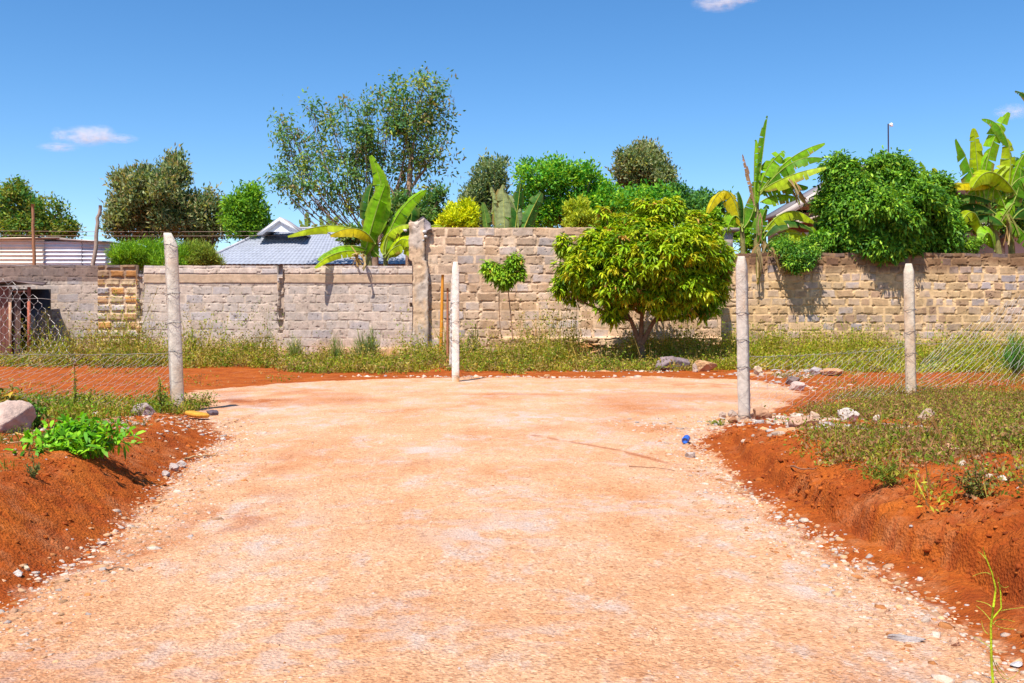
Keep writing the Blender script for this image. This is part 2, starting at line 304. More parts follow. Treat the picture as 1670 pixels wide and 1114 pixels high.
def rock(name, label, px, py, d, w, h, dep, col, seed, group=None, flat=0, rz=0, zoff=None):
    """faceted boulder whose base stands at the pixel's ground point"""
    r = np.random.default_rng(seed)
    V = ICO_V.copy(); Fc = ICO_F.copy()
    for _ in range(4):
        cache = {}; V = list(map(tuple, V)); NF = []
        def mid(a, b):
            k = (min(a, b), max(a, b))
            if k not in cache:
                m = (np.array(V[a])+np.array(V[b]))/2; V.append(tuple(m/np.linalg.norm(m))); cache[k] = len(V)-1
            return cache[k]
        for a, b, c in Fc:
            ab, bc, ca = mid(a, b), mid(b, c), mid(c, a); NF += [(a, ab, ca), (b, bc, ab), (c, ca, bc), (ab, bc, ca)]
        Fc = NF; V = np.array(V)
    dirs = unit(r.normal(0, 1, (16, 3))); offs = r.uniform(.62, .92, 16)
    dist = np.min(np.where(V@dirs.T > .05, offs/np.maximum(V@dirs.T, .05), 9), axis=1); V = V*np.minimum(dist, 1.15)[:, None]
    V = V*(1+.30*(fbm(V[:, 0]*1.9+seed, V[:, 1]*1.9+V[:, 2]*2.3, seed, 3)-.5))[:, None]
    V = V*np.array([w/2, dep/2, h*.62])
    c, s_ = cos(rz), sin(rz); V = np.stack([V[:, 0]*c-V[:, 1]*s_, V[:, 0]*s_+V[:, 1]*c, V[:, 2]], -1)
    x = (px-CX)/F*d; z0 = zgs(x, d)
    o = MB().add(V+np.array([x, d, z0+h*.38]), np.array(Fc), np.array(col)*.86).build(name, ROCK, origin=(x, d, z0)); return tag(o, label, 'rock', group)

# ------------------------------------------------------------------ block walls (dense relief, one mesh per wall)
def wall(label, x0, x1, y, topz, ch, bw, zlow, pal, mort, seed, thick=.2, relief=.022, jw=.016, regions=(), toprag=.02, band=None, origin=None):
    st = .0145; gx = np.arange(x0, x1+st*.5, st); H = topz-zlow; gz = np.linspace(0, H, int(H/st)+1)
    A, B = np.meshgrid(gx, gz); nr = np.random.default_rng(seed)
    wx = A+(fbm(A*4, B*4, seed, 3)-.5)*.07; wz = B+(fbm(A*1.1, B*2, seed+5, 3)-.5)*.05+(fbm(A*7, B*7, seed+9, 2)-.5)*.025
    k = np.floor(wz/ch).astype(int); K = int(H/ch)+3; dist = np.zeros_like(A); C = np.zeros(A.shape+(3,)); lift = np.zeros_like(A)
    dz = np.minimum(wz-k*ch, (k+1)*ch-wz)
    for r in range(-1, K):
        w = nr.uniform(bw[0], bw[1], int((x1-x0)/bw[0])+6); b = x0-1+np.cumsum(w); b[0] -= nr.uniform(0, .4)
        s = k == r
        if not s.any(): continue
        i = np.clip(np.searchsorted(b, wx[s]), 1, len(b)-1); dx = np.minimum(wx[s]-b[i-1], b[i]-wx[s])
        joint = nr.uniform(.6, 2.2, len(b))*jw
        dist[s] = np.minimum(dx-joint[i]*.8, dz[s]-jw*.55*nr.uniform(.6, 1.5, len(b))[i])
        pc = np.array(pal)[nr.integers(0, len(pal), len(b))]*nr.uniform(.8 if seed > 3 else .92, 1.14 if seed > 3 else 1.06, (len(b), 1)); C[s] = pc[i]; lift[s] = nr.uniform(.3, 1.25, len(b))[i]
    dist += (fbm(A*18, B*18, seed+3, 3)-.5)*.02
    pr = ss(dist, -.004, .018); smear = ss(fbm(A*2.2, B*2.6, seed+13, 4), .54, .70)*.45
    gapm = (1-pr)*ss(fbm(A*5, B*7, seed+71, 3), .52, .6)*(1 if seed > 3 else .5); hgt = pr*lift*relief-gapm*.022+(fbm(A*12, B*12, seed+4, 4)-.5)*relief*.55
    holes = ss(fbm(A*9, B*9, seed+30, 3), .78, .83)*pr; hgt -= holes*.02
    mc = mix(np.array(mort)*.85, np.array(mort)*1.1, fbm(A*3, B*3, seed+2, 3))
    C = mix(mc, C, pr*(1-smear)); edge = ss(dist, -.012, -.002)*(1-ss(dist, .002, .012)); C = C*(1-.22*edge[..., None]*ss(fbm(A*5, B*9, seed+44, 3), .42, .6)[..., None]-.25*(ss(fbm(A*5, B*7, seed+71, 3), .52, .6)*(1-pr))[..., None])
    C = mix(C, np.array([.48, .25, .10]), .6*(1-ss(B+zlow, .1, .75))*ss(fbm(A*2, B*2, seed+7, 3), .3, .65))   # earth splashed on the lowest courses
    dirt = fbm(A*.55, B*1.3, seed+60, 5); C = C*(1-(.20 if seed > 3 else .08)*ss(dirt, .5, .66)[..., None]); C = C*(.9+.2*fbm(A*26, B*26, seed+61, 3))[..., None]; pit = ss(fbm(A*15, B*15, seed+62, 3), .70, .78)*pr; C = C*(1-.4*pit[..., None]); hgt -= pit*.006
    env = dict(A=A, B=B+zlow, C=C, h=hgt, pr=pr)
    for fn in regions: fn(env)
    C, hgt = env['C'], env['h']
    top = topz+(fbm(gx*1.7, gx*0, seed+8, 3)-.5)*toprag*2+(vn(gx/.37, gx*0, seed+18)-.5)*toprag
    top = env.get('top', lambda g, t: t)(gx, top)
    ZZ = zlow+(B/H)*(np.maximum(top, zlow+.2)-zlow)[None]
    V = np.stack([A, y-hgt, ZZ], -1); m, n_ = A.shape; ii = np.arange(m*n_).reshape(m, n_)
    q = np.stack([ii[:-1, :-1], ii[:-1, 1:], ii[1:, 1:], ii[1:, :-1]], -1).reshape(-1, 4)
    mb = MB(); mb.add(V.reshape(-1, 3), q, C.reshape(-1, 3))
    # top, back and ends
    ft = V[-1]; bt = ft.copy(); bt[:, 1] = y+thick; bb = V[0].copy(); bb[:, 1] = y+thick; ct = C[-1]*.8
    R = np.vstack([ft, bt, bb]); j = np.arange(n_-1); qq = np.vstack([np.stack([j, j+1, j+1+n_, j+n_], -1), np.stack([j+n_, j+1+n_, j+1+2*n_, j+2*n_], -1)])
    mb.add(R, qq, np.vstack([ct, ct, ct]))
    for c in (0, -1):
        e = V[:, c]; eb = e.copy(); eb[:, 1] = y+thick; j = np.arange(m-1); mb.add(np.vstack([e, eb]), np.stack([j, j+m, j+m+1, j+1], -1), np.vstack([C[:, c], C[:, c]]))
    ox = (x0+x1)/2; o = mb.build('stone_wall', WALL, smooth=False, origin=(ox, y, 0)); tag(o, label, 'wall'); return o
def wx_(px, d): return (px-CX)/F*d
YL, YC, YR = 26.3, 25.75, 27.0
def left_regions(e):
    A, B = e['A'], e['B']; a0, a1 = wx_(160, YL), wx_(228, YL)
    # quoin column of rough orange and grey rubble stone
    s = (A > a0) & (A < a1+.05); r = np.random.default_rng(4)
    ch = .225; k = np.floor(B/ch+.3).astype(int); wob = (fbm(A*5, B*5, 77, 3)-.5)*.09
    u = (A-a0)/(a1-a0)*2.7+(k % 2)*.5+r.uniform(-.3, .3, 40)[np.clip(k, 0, 39)]+wob; i = np.floor(u).astype(int)
    dx = np.minimum(u-i, i+1-u)*.41; zz = B/ch+.3+wob*.8; dz = np.minimum(zz-np.floor(zz), np.ceil(zz)-zz)*ch
    d = np.minimum(dx, dz)-.022+(fbm(A*14, B*14, 78, 3)-.5)*.03; pr = ss(d, 0, .03)
    pal = np.array([(.62, .30, .10), (.54, .36, .21), (.62, .44, .26), (.40, .34, .33), (.52, .29, .14), (.56, .46, .36), (.45, .38, .34)])
    cc = pal[(_h(i, k, 9)*6.99).astype(int)]*(.85+.3*_h(i, k, 12))[..., None]; C = mix(np.array([.58, .40, .26]), cc, pr)
    e['C'] = np.where(s[..., None], C, e['C']); e['h'] = np.where(s, pr*.04+(fbm(A*11, B*11, 79, 4)-.5)*.03, e['h'])
    # rendered band under the coping course, dark coping on the far left
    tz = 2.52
    bnd = ss(B, tz-.47, tz-.45)*(1-ss(B, tz-.24, tz-.22))*(A > a1+.1)
    e['C'] = mix(e['C'], np.array([.50, .34, .22])*(.85+.3*fbm(A*1.5, B*14, 90, 4))[..., None], bnd*.9); e['h'] = e['h']*(1-bnd)+bnd*(.02+.006*fbm(A*9, B*9, 3))
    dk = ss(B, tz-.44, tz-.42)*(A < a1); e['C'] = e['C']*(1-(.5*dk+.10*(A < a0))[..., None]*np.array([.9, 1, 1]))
    cp = ss(B, tz-.22, tz-.20)*(A > a1+.1); e['C'] = mix(e['C'], e['C']*1.12+.03, cp); e['h'] = e['h']+cp*.03
    # vertical slot with dark voids, and a few missing blocks
    for px, pa, pb, w in ((459, 440, 520, 9), (228, 440, 500, 8)):
        c = wx_(px, YL); q = (np.abs(A-c+(fbm(A*0, B*6, 5)-.5)*.05) < w/2/F*YL)&(B > HC+(HY-pb)/F*YL-.3)&(B < HC+(HY-pa)/F*YL)
        e['h'] = np.where(q, -.06-.04*(fbm(A*2, B*5, 12, 2) > .5), e['h']); e['C'] = np.where(q[..., None], np.array([.42, .32, .25]), e['C'])
    for px, py, w, h in ((456, 503, 9, 16), (456, 521, 9, 12), (673, 497, 9, 6), (228, 502, 8, 12)):
        q = (np.abs(A-wx_(px, YL)) < w/2/F*YL)&(np.abs(B-(HC+(HY-py)/F*YL)) < h/2/F*YL); e['h'] = np.where(q, -.17, e['h'])
    # orange base course
    bs = (1-ss(B, .30, .42))*ss(fbm(A*1.5, B*3, 55, 4), .3, .5); e['C'] = mix(e['C'], np.array([.60, .36, .18]), bs*.8); e['h'] += bs*.03
    gap = wx_(231, YL)
    def top(g, t):
        t = t+np.where(g < a1, .01, .0); t = np.where(np.abs(g-wx_(229, YL)) < .10, t-.24, t); t = np.where(np.abs(g-wx_(457, YL)) < .075, t-.24, t); return t
    e['top'] = top
def centre_regions(e):
    A, B = e['A'], e['B']
    s = (1-ss(B, .62, .66))*ss(A, wx_(812, YC), wx_(820, YC)); lay = fbm(A*1.2, B*7, 101, 5); crack = ss(np.abs(fbm(A*1.3, B*6, 102, 4)-.5), 0, .035)
    C = mix(np.array([.60, .26, .07]), np.array([.66, .44, .26]), ss(lay, .35, .6)); C = C*(.35+.65*crack[..., None])
    e['C'] = mix(e['C'], C, s*.85); e['h'] = e['h']*(1-s)+s*(.10+.16*(fbm(A*2, B*5, 103, 4)-.3)-.08*(1-crack))
    # warm stains high on the wall
    e['C'] = mix(e['C'], np.array([.46, .26, .13]), .35*ss(fbm(A*.9, B*1.4, 104, 4), .5, .7)*(B > 1.6))
    st = (1-ss(B, 1.6, 1.8))*ss(fbm(A*.8, B*1.1, 105, 4), .4, .6); e['C'] = mix(e['C'], np.array([.62, .38, .2]), st*.35)
    tp = ss(B, 3.42, 3.52); e['C'] = e['C']*(1-.2*tp[..., None])
def right_regions(e):
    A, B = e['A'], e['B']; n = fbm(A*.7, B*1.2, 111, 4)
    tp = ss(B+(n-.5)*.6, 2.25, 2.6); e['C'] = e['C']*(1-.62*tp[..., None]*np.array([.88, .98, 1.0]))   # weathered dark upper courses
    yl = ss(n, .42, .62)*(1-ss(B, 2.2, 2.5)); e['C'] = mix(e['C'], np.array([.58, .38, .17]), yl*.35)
GREY = [(.50, .41, .35), (.53, .43, .36), (.46, .39, .36), (.54, .42, .34), (.52, .40, .32)]
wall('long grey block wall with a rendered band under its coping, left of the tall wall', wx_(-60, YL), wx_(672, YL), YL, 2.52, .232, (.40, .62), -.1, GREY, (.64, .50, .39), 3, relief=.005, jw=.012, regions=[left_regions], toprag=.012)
MIXC = [(.58, .43, .33), (.60, .41, .28), (.52, .42, .37), (.54, .35, .22), (.66, .48, .34)]
wall('tallest block wall with pale joints behind the round leafy tree', wx_(694, YC), wx_(1176, YC), YC, 3.47, .238, (.26, .58), -.1, MIXC, (.86, .60, .40), 8, relief=.007, jw=.024, regions=[centre_regions], toprag=.02)
RCOL = [(.48, .34, .26), (.52, .33, .18), (.42, .34, .32), (.53, .35, .20), (.44, .27, .17), (.54, .39, .27)]
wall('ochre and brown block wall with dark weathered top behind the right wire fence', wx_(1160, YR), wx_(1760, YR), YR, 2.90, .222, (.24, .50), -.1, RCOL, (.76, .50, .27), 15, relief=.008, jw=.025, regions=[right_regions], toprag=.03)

def pillar():
    """broken concrete corner pillar with cracked render"""
    x0, x1 = wx_(666, YC), wx_(695, YC); t = empty('wall_pillar', ((x0+x1)/2, YC, 0)); tag(t, 'cracked concrete corner pillar with a broken top where the two left walls meet', 'pillar')
    z = np.linspace(-.1, 3.62, 110); m = MB(); per = []
    for k in range(40):
        a = k/40*4; s_, f = int(a), a % 1; per.append([(-1+2*f, -1), (1, -1+2*f), (1-2*f, 1), (-1, 1-2*f)][s_])
    per = np.array(per); w = (x1-x0)/2*.85
    V = []; C = []
    for zi in z:
        rag = 1+.06*(vn(np.arange(40)*.6, np.full(40, zi*5), 5)-.5); xo = .10*(zi < 2.6)*ss(2.9-zi, 0, .5)
        a = per*np.array([w, .17])*rag[:, None]; dx = (fbm(a[:, 0]*14, np.full(40, zi*11)+a[:, 1]*3, 6, 4)-.5)*.055
        V.append(np.stack([(x0+x1)/2+xo+a[:, 0]+dx, YC-.02+a[:, 1]+dx, np.full(40, zi)+(zi > 3.5)*(vn(per[:, 0]*2, per[:, 1]*2, 3)-.5)*.2], -1))
        nz = fbm(a[:, 0]*4, np.full(40, zi*1.6), 9, 4)
        C.append(mix(np.array([.60, .41, .26]), np.array([.52, .42, .34]), ss(nz, .42, .6))*(1-.5*ss(fbm(a[:, 0]*16+7, np.full(40, zi*9), 19, 3), .62, .7))[:, None])
    V = np.array(V); C = np.array(C); ii = np.arange(len(z)*40).reshape(len(z), 40); jj = np.roll(ii, -1, 1)
    q = np.stack([ii[:-1], jj[:-1], jj[1:], ii[1:]], -1).reshape(-1, 4); m.add(V.reshape(-1, 3), [q, ii[-1][None, :]], C.reshape(-1, 3)); m.build('shaft', WALL, t)
    m = MB(); tube(m, [P(686, 357, YC-.05), P(695, 368, YC-.08), P(699, 376, YC-.1)], [.10, .13, .09], 7, (.30, .25, .25)); m.build('broken_block', ROCK, t)
    for q, (px, py) in enumerate(((692, 378), (694, 386), (689, 392), (661, 376))):
        m = MB(); m.add(ICO_V*np.array([.06, .05, .05])*(1+rng.uniform(-.3, .3, (12, 1)))+P(px, py, YC-.16), ICO_F, (.62, .58, .55)); m.build('mortar_lump', ROCK, t)
pillar()
def cap_pillar():
    x0, x1 = wx_(1183, YR-.3), wx_(1196, YR-.3); t = empty('gate_pillar', ((x0+x1)/2, YR-.3, 0)); tag(t, 'slim grey concrete pillar with a flat cap between the round tree and the banana plant', 'pillar')
    m = MB(); box(m, x0-.05, x1+.05, YR-.02, YR+.22, 2.84, HC+(HY-378)/F*YR, (.42, .34, .30), .004); m.build('shaft', CONC, t)
    m = MB(); box(m, wx_(1171, YR-.3), wx_(1208, YR-.3), YR-.14, YR+.30, HC+(HY-378)/F*YR, HC+(HY-372)/F*YR, (.36, .30, .27), .006); m.build('cap', CONC, t)
cap_pillar()

# ------------------------------------------------------------------ concrete posts
def post(label, px, pyb, pyt, d, wpx, lean, rot, bright, bend=0, seed=0):
    x = wx_(px, d); z0 = HC+(HY-pyb)/F*d; zt = HC+(HY-pyt)/F*d; w = wpx/F*d/2
    t = empty('concrete_post', (x, d, z0)); tag(t, label, 'post', 'concrete fence posts along the road')
    N = 60; zz = np.linspace(z0-.25, zt, N); ang = np.array([-.16, .16, pi/2-.16, pi/2+.16, pi-.16, pi+.16, 1.5*pi-.16, 1.5*pi+.16])+pi/4+rot
    V = []; C = []; m = MB(); lx = lean/F*d
    for i, zi in enumerate(zz):
        f = (zi-z0)/(zt-z0); r = w*1.18*(1-.04*f)*np.ones(8)
        dx = lx*max(f, 0)+bend*max(0, f-.93)/.07*w
        tw = .0
        sl = np.ones(8)
        if f > .94: r = r*(1-.42*(f-.94)/.06)
        nn = (fbm(ang*2+seed, np.full(8, zi*9), 5+seed, 3)-.5)*.10
        xx = x+dx+np.cos(ang+tw)*r*(1+nn); yy = d+np.sin(ang+tw)*r*(1+nn)
        zt_ = np.full(8, zi)
        V.append(np.stack([xx, yy, zt_], -1))
        st = fbm(ang*1.3+seed, np.full(8, zi*2.4), 31+seed, 4); base = np.array(bright)
        C.append(mix(base, base*np.array([.88, .62, .42]), .6*ss(st, .5, .68)+.75*(1-ss(np.full(8, f)+.05*nn*8, .0, .10))))
    V = np.array(V); C = np.array(C); ii = np.arange(N*8).reshape(N, 8); jj = np.roll(ii, -1, 1)
    m.add(V.reshape(-1, 3), [np.stack([ii[:-1], jj[:-1], jj[1:], ii[1:]], -1).reshape(-1, 4), ii[-1][None, :]], C.reshape(-1, 3)); m.build('shaft', CONC, t)
    r = random.Random(seed)
    for f in (.93, .66, .5, .34, .05)[(1 if bend == 0 else 0):]:
        zi = z0+f*(zt-z0); c = np.array([x+lx*f, d, zi]); a = np.linspace(0, 2*pi, 14); tl = r.uniform(-.05, .05)
        m = MB(); tube(m, np.stack([c[0]+np.cos(a)*w*1.22, c[1]+np.sin(a)*w*1.22, zi+np.cos(a)*tl*w*6+.01*np.sin(3*a)], -1), .0028, 4, (.10, .09, .09))
        tube(m, [c+[w*.3, -w*1.2, 0], c+[w*.5, -w*1.6, .02], c+[w*.9, -w*1.5, -.02]], .0025, 4, (.10, .09, .09)); m.build('tie_wire', WIRE, t)
    m = MB(); q = []
    for k in range(10):     # loose wire of the mesh that runs back and forth across the shaft
        f0 = .08+.86*k/10; z_ = z0+f0*(zt-z0); c = x+lx*f0; s_ = 1 if k % 2 else -1
        q += [(c-s_*w*1.1, d-w*.95, z_), (c, d-w*1.3, z_+.05), (c+s_*w*1.05, d-w*.95, z_+.13)]
    tube(m, q, .0013, 4, (.30, .27, .25))
    m.build('wrapped_wire', WIRE, t)
    return t
post('pale concrete post with a chipped slanting top at the left road edge', 290, 674, 380, 11.8, 20, -12, .55, (.66, .58, .48), bend=-.5, seed=1)
post('brightest white concrete post standing alone at the far end of the road', 743, 623, 427, 17.7, 12.5, 0, 0.1, (.80, .73, .64), seed=2)
post('thin white concrete post just behind the lone post at the road end', 736, 604, 449, 22.0, 7.5, 3, .1, (.72, .65, .58), seed=3)
post('tall pale concrete post with rust streaks at the right road edge', 1214, 692, 418, 10.9, 18.5, -5, -.45, (.60, .52, .44), seed=4)
post('pale concrete post with a pointed top in the weeds on the right', 1486, 652, 430, 13.8, 16.5, -4, -.5, (.66, .56, .43), seed=5)
def simple_pole(name, label, pts, rad, col, mat=WOOD, cat='pole', sides=7, knots=0):
    m = MB(); pts = np.array(pts); n = 14; q = np.stack([np.interp(np.linspace(0, 1, n), np.linspace(0, 1, len(pts)), pts[:, i]) for i in range(3)], -1)
    q[:, 0] += (vn(np.arange(n)*.8, np.zeros(n), int(abs(pts[0][0])*7))-.5)*rad*knots; tube(m, q, np.linspace(rad*1.1, rad*.85, n), sides, col)
    o = m.build(name, mat, origin=q[0]); return tag(o, label, cat)
simple_pole('wooden_pole', 'bright orange wooden pole leaning by the tall wall left of the white posts', [P(719, 578, 24.6), P(722, 448, 24.6)], .042, (.70, .27, .03), PAINT)
simple_pole('wooden_pole', 'dull reddish brown stake behind the lone white post', [P(730, 590, 23.2), P(730, 470, 23.2)], .03, (.42, .16, .08))
simple_pole('wooden_pole', 'straight reddish pole rising left over the corrugated iron roof', [P(56, 440, 30.6), P(53, 333, 30.6)], .05, (.36, .17, .09), knots=.6)
simple_pole('wooden_pole', 'leaning grey forked pole rising over the corrugated iron wall', [P(152, 440, 30.6), P(157, 380, 30.6), P(163, 335, 30.6)], .06, (.38, .28, .22), knots=1.2)

# ------------------------------------------------------------------ wire fences
def hexmesh(mb, T, ncol, nrow, rad, col, clip=None):
    """hexagonal netting on a patch T(u,v)->3D, as zig-zag strands"""
    for j in range(nrow+1):
        pts = []
        for i in range(ncol*2+1):
            s_ = (1 if (i//1) % 2 == 0 else -1)*(1 if j % 2 == 0 else -1)
            pts.append(T(i/(ncol*2), (j+.5+.28*s_)/(nrow+1)))
        run = []
        for q in pts+[None]:
            if q is not None and (clip is None or q[2] < clip(q[0])): run.append(q)
            else:
                if len(run) > 1: tube(mb, run, rad, 3, col)
                run = []
        if j < nrow:
            for i in range(ncol*2+1):
                s_ = (1 if i % 2 == 0 else -1)*(1 if j % 2 == 0 else -1)
                if s_ > 0:
                    a = T(i/(ncol*2), (j+.5+.28)/(nrow+1)); b = T(i/(ncol*2), (j+1.5-.28)/(nrow+1))
                    if clip is not None and b[2] > clip(b[0]): continue
                    tube(mb, [a, b], rad*1.5, 3, col)
def wire_fence(label, a_, b_, top, bot, shear, ncol, nrow, wires, rad=.0022, col=(.60, .58, .55), sagy=.05):
    t = empty('wire_fence', ((a_[0]+b_[0])/2, (a_[1]+b_[1])/2, 0)); tag(t, label, 'fence')
    def T(u, v):
        uu = min(max(u+shear(u, v), 0), 1); x = a_[0]+(b_[0]-a_[0])*uu; y = a_[1]+(b_[1]-a_[1])*uu
        zt, zb = top(u), bot(u); z = zb+(zt-zb)*v; return (x+.006*sin(uu*61+v*17), y+sagy*sin(v*pi)*sin(uu*pi)+.01*sin(uu*23+v*9), z+.008*sin(uu*47+v*31))
    m = MB(); hexmesh(m, T, ncol, nrow, rad, col); m.build('netting', WIRE, t)
    for z0, z1, sag in wires:
        pts = [(a_[0]+(b_[0]-a_[0])*u, a_[1]+(b_[1]-a_[1])*u-.01, z0+(z1-z0)*u-sag*4*u*(1-u)+.006*sin(u*40)) for u in np.linspace(0, 1, 24)]
        m = MB(); tube(m, pts, .0024, 4, (.58, .56, .53))
        m.build('strand', WIRE, t)
zz = lambda py, d: HC+(HY-py)/F*d
def diagmesh(mb, x_y, zb, zt, n, lean, zig, rad, col, cross=True):
    """slack netting pulled into long slanting strands, joined by short twists"""
    L = []
    for i in range(n):
        u0 = -abs(lean)/2+(1+abs(lean))*(i+rng.uniform(-.15, .15))/(n-1); p = []
        for k in range(13):
            v = k/12; u = u0+lean*(v-.5)+zig*(1 if k % 2 else -1)
            if -.001 <= u <= 1.001: x, y = x_y(u); p.append((x, y+.012*sin(k*1.9+i), zb(u)+(zt(u)-zb(u))*v+.006*sin(i*2.1+k)))
            else: p.append(None)
        L.append(p); run = []
        for q in p+[None]:
            if q is not None: run.append(q)
            else:
                if len(run) > 1: tube(mb, run, rad, 3, col)
                run = []
    if cross:
        for a, b in zip(L[:-1], L[1:]):
            for k in range(1, 12, 2):
                if a[k] and b[k+1]: tube(mb, [a[k], b[k+1]], rad*.8, 3, col)
def fence(label, a_, b_, pieces, wires):
    t = empty('wire_fence', ((a_[0]+b_[0])/2, (a_[1]+b_[1])/2, 0)); tag(t, label, 'fence'); xy = lambda u: (a_[0]+(b_[0]-a_[0])*u, a_[1]+(b_[1]-a_[1])*u)
    for kind, top, bot, arg in pieces:
        m = MB()
        if kind == 'diag': diagmesh(m, xy, bot, top, *arg)
        else:
            u0, u1, nc, nr, rad, col = arg
            def T(u, v): uu = u0+(u1-u0)*u; x, y = xy(uu); return (x+.01*sin(uu*41+v*9), y+.03*sin(v*5+uu*20), bot(uu)+(top(1.)-bot(uu))*v+.012*sin(uu*47+v*7))
            hexmesh(m, T, nc, nr, rad, col, lambda xx: top((xx-a_[0])/(b_[0]-a_[0])))
        m.build('netting', WIRE, t)
    for z0, z1, sag in wires:
        pts = [(*xy(u), z0+(z1-z0)*u-sag*4*u*(1-u)+.006*sin(u*40)) for u in np.linspace(0, 1, 24)]
        m = MB(); tube(m, pts, .0022, 4, (.55, .50, .45)); m.build('strand', WIRE, t)
LA = (-3.96, 11.8); LB = (-5.6, 10.02)      # left panel runs from the post toward the camera's left
I = lambda xs, ys: (lambda u: float(np.interp(u, xs, ys))); WC = (.52, .45, .40)
fence('sagging wire netting fence left of the chipped post', LA, LB,
    [('hex', I([.5, .56, .66, .8, 1], [zz(570, 11), zz(540, 10.8), zz(485, 10.6), zz(452, 10.4), zz(430, 10)]), I([0, 1], [zz(578, 11.8), zz(584, 10)]), (.5, 1., 15, 13, .0024, (.56, .50, .46))),
     ('diag', I([0, 1], [zz(577, 11.8), zz(580, 10)]), I([0, .5, 1], [zz(672, 11.8), zz(664, 11), zz(640, 10)]), (44, -.42, .005, .0016, WC))], [(zz(576, 11.8), zz(578, 10), .01), (zz(486, 11.8), zz(484, 10), .02)])
RA = (2.52, 10.9); RB = (5.5, 13.8); RC = (8.9, 17.1)
fence('slack slanting wire netting fence between the two right hand posts', RA, RB,
    [('diag', I([0, .5, 1], [zz(582, 10.9), zz(574, 12.3), zz(560, 13.8)]), I([0, 1], [zz(676, 10.9), zz(652, 13.8)]), (30, .24, .008, .0019, WC))], [(zz(582, 10.9), zz(566, 13.8), .03)])
fence('taut wire netting fence right of the pointed post at the picture edge', (5.62, 13.9), RC,
    [('diag', I([0, .25, 1], [zz(600, 13.8), zz(550, 14.6), zz(470, 17)]), I([0, 1], [zz(641, 13.8), zz(641, 17.1)]), (22, .62, .010, .0026, (.66, .58, .50)))], [(zz(561, 13.8), zz(561, 17.1), .0), (zz(640, 13.8), zz(637, 17.1), .0)])
wire_fence('thin wire strands strung between the white posts at the road end', (-1.03, 17.75), (-1.36, 22.0),
    lambda u: 1.5, lambda u: .1, lambda u, v: 0, 14, 9, [(1.35, 1.3, .02), (.8, .8, .02), (.3, .3, .02)], rad=.0022)

# ------------------------------------------------------------------ foliage
def leaf6(mb, Pb, D, N, L, Wd, bend, C):
    """pointed leaves, six vertices each, drooping by bend"""
    n = len(Pb); S_ = unit(np.cross(D, N)); g = np.array([0, 0, -1.]); L = L[:, None]; Wd = Wd[:, None]; bend = bend[:, None]
    m1 = Pb+D*L*.33+g*bend*L*.06; m2 = Pb+D*L*.68+g*bend*L*.24; tp = Pb+D*L*(1-.15*bend)+g*bend*L*.5; up = unit(np.cross(S_, D))*Wd*.12
    V = np.stack([Pb, m1-S_*Wd*.5+up, m1+S_*Wd*.5+up, m2-S_*Wd*.42+up, m2+S_*Wd*.42+up, tp], 1).reshape(-1, 3)
    b = 6*np.arange(n)[:, None]
    mb.add(V, [np.hstack([b, b+2, b+1]), np.hstack([b+3, b+4, b+5]), np.hstack([b+1, b+2, b+4, b+3])], np.repeat(C, 6, 0))
def leaf4(mb, Pb, D, N, L, Wd, C):
    n = len(Pb); S_ = unit(np.cross(D, N)); L = L[:, None]; Wd = Wd[:, None]
    up = unit(np.cross(S_, D))*Wd*.18
    V = np.stack([Pb, Pb+D*L*.5-S_*Wd*.5+up, Pb+D*L, Pb+D*L*.5+S_*Wd*.5+up], 1).reshape(-1, 3); b = 4*np.arange(n)[:, None]
    mb.add(V, [np.hstack([b, b+2, b+1]), np.hstack([b, b+3, b+2])], np.repeat(C, 4, 0))
def palette(n, cols, w=None, jit=.18):
    cols = np.array(cols); i = rng.choice(len(cols), n, p=None if w is None else np.array(w)/sum(w)); return cols[i]*(1+rng.normal(0, jit, (n, 1))).clip(.5, 1.6)
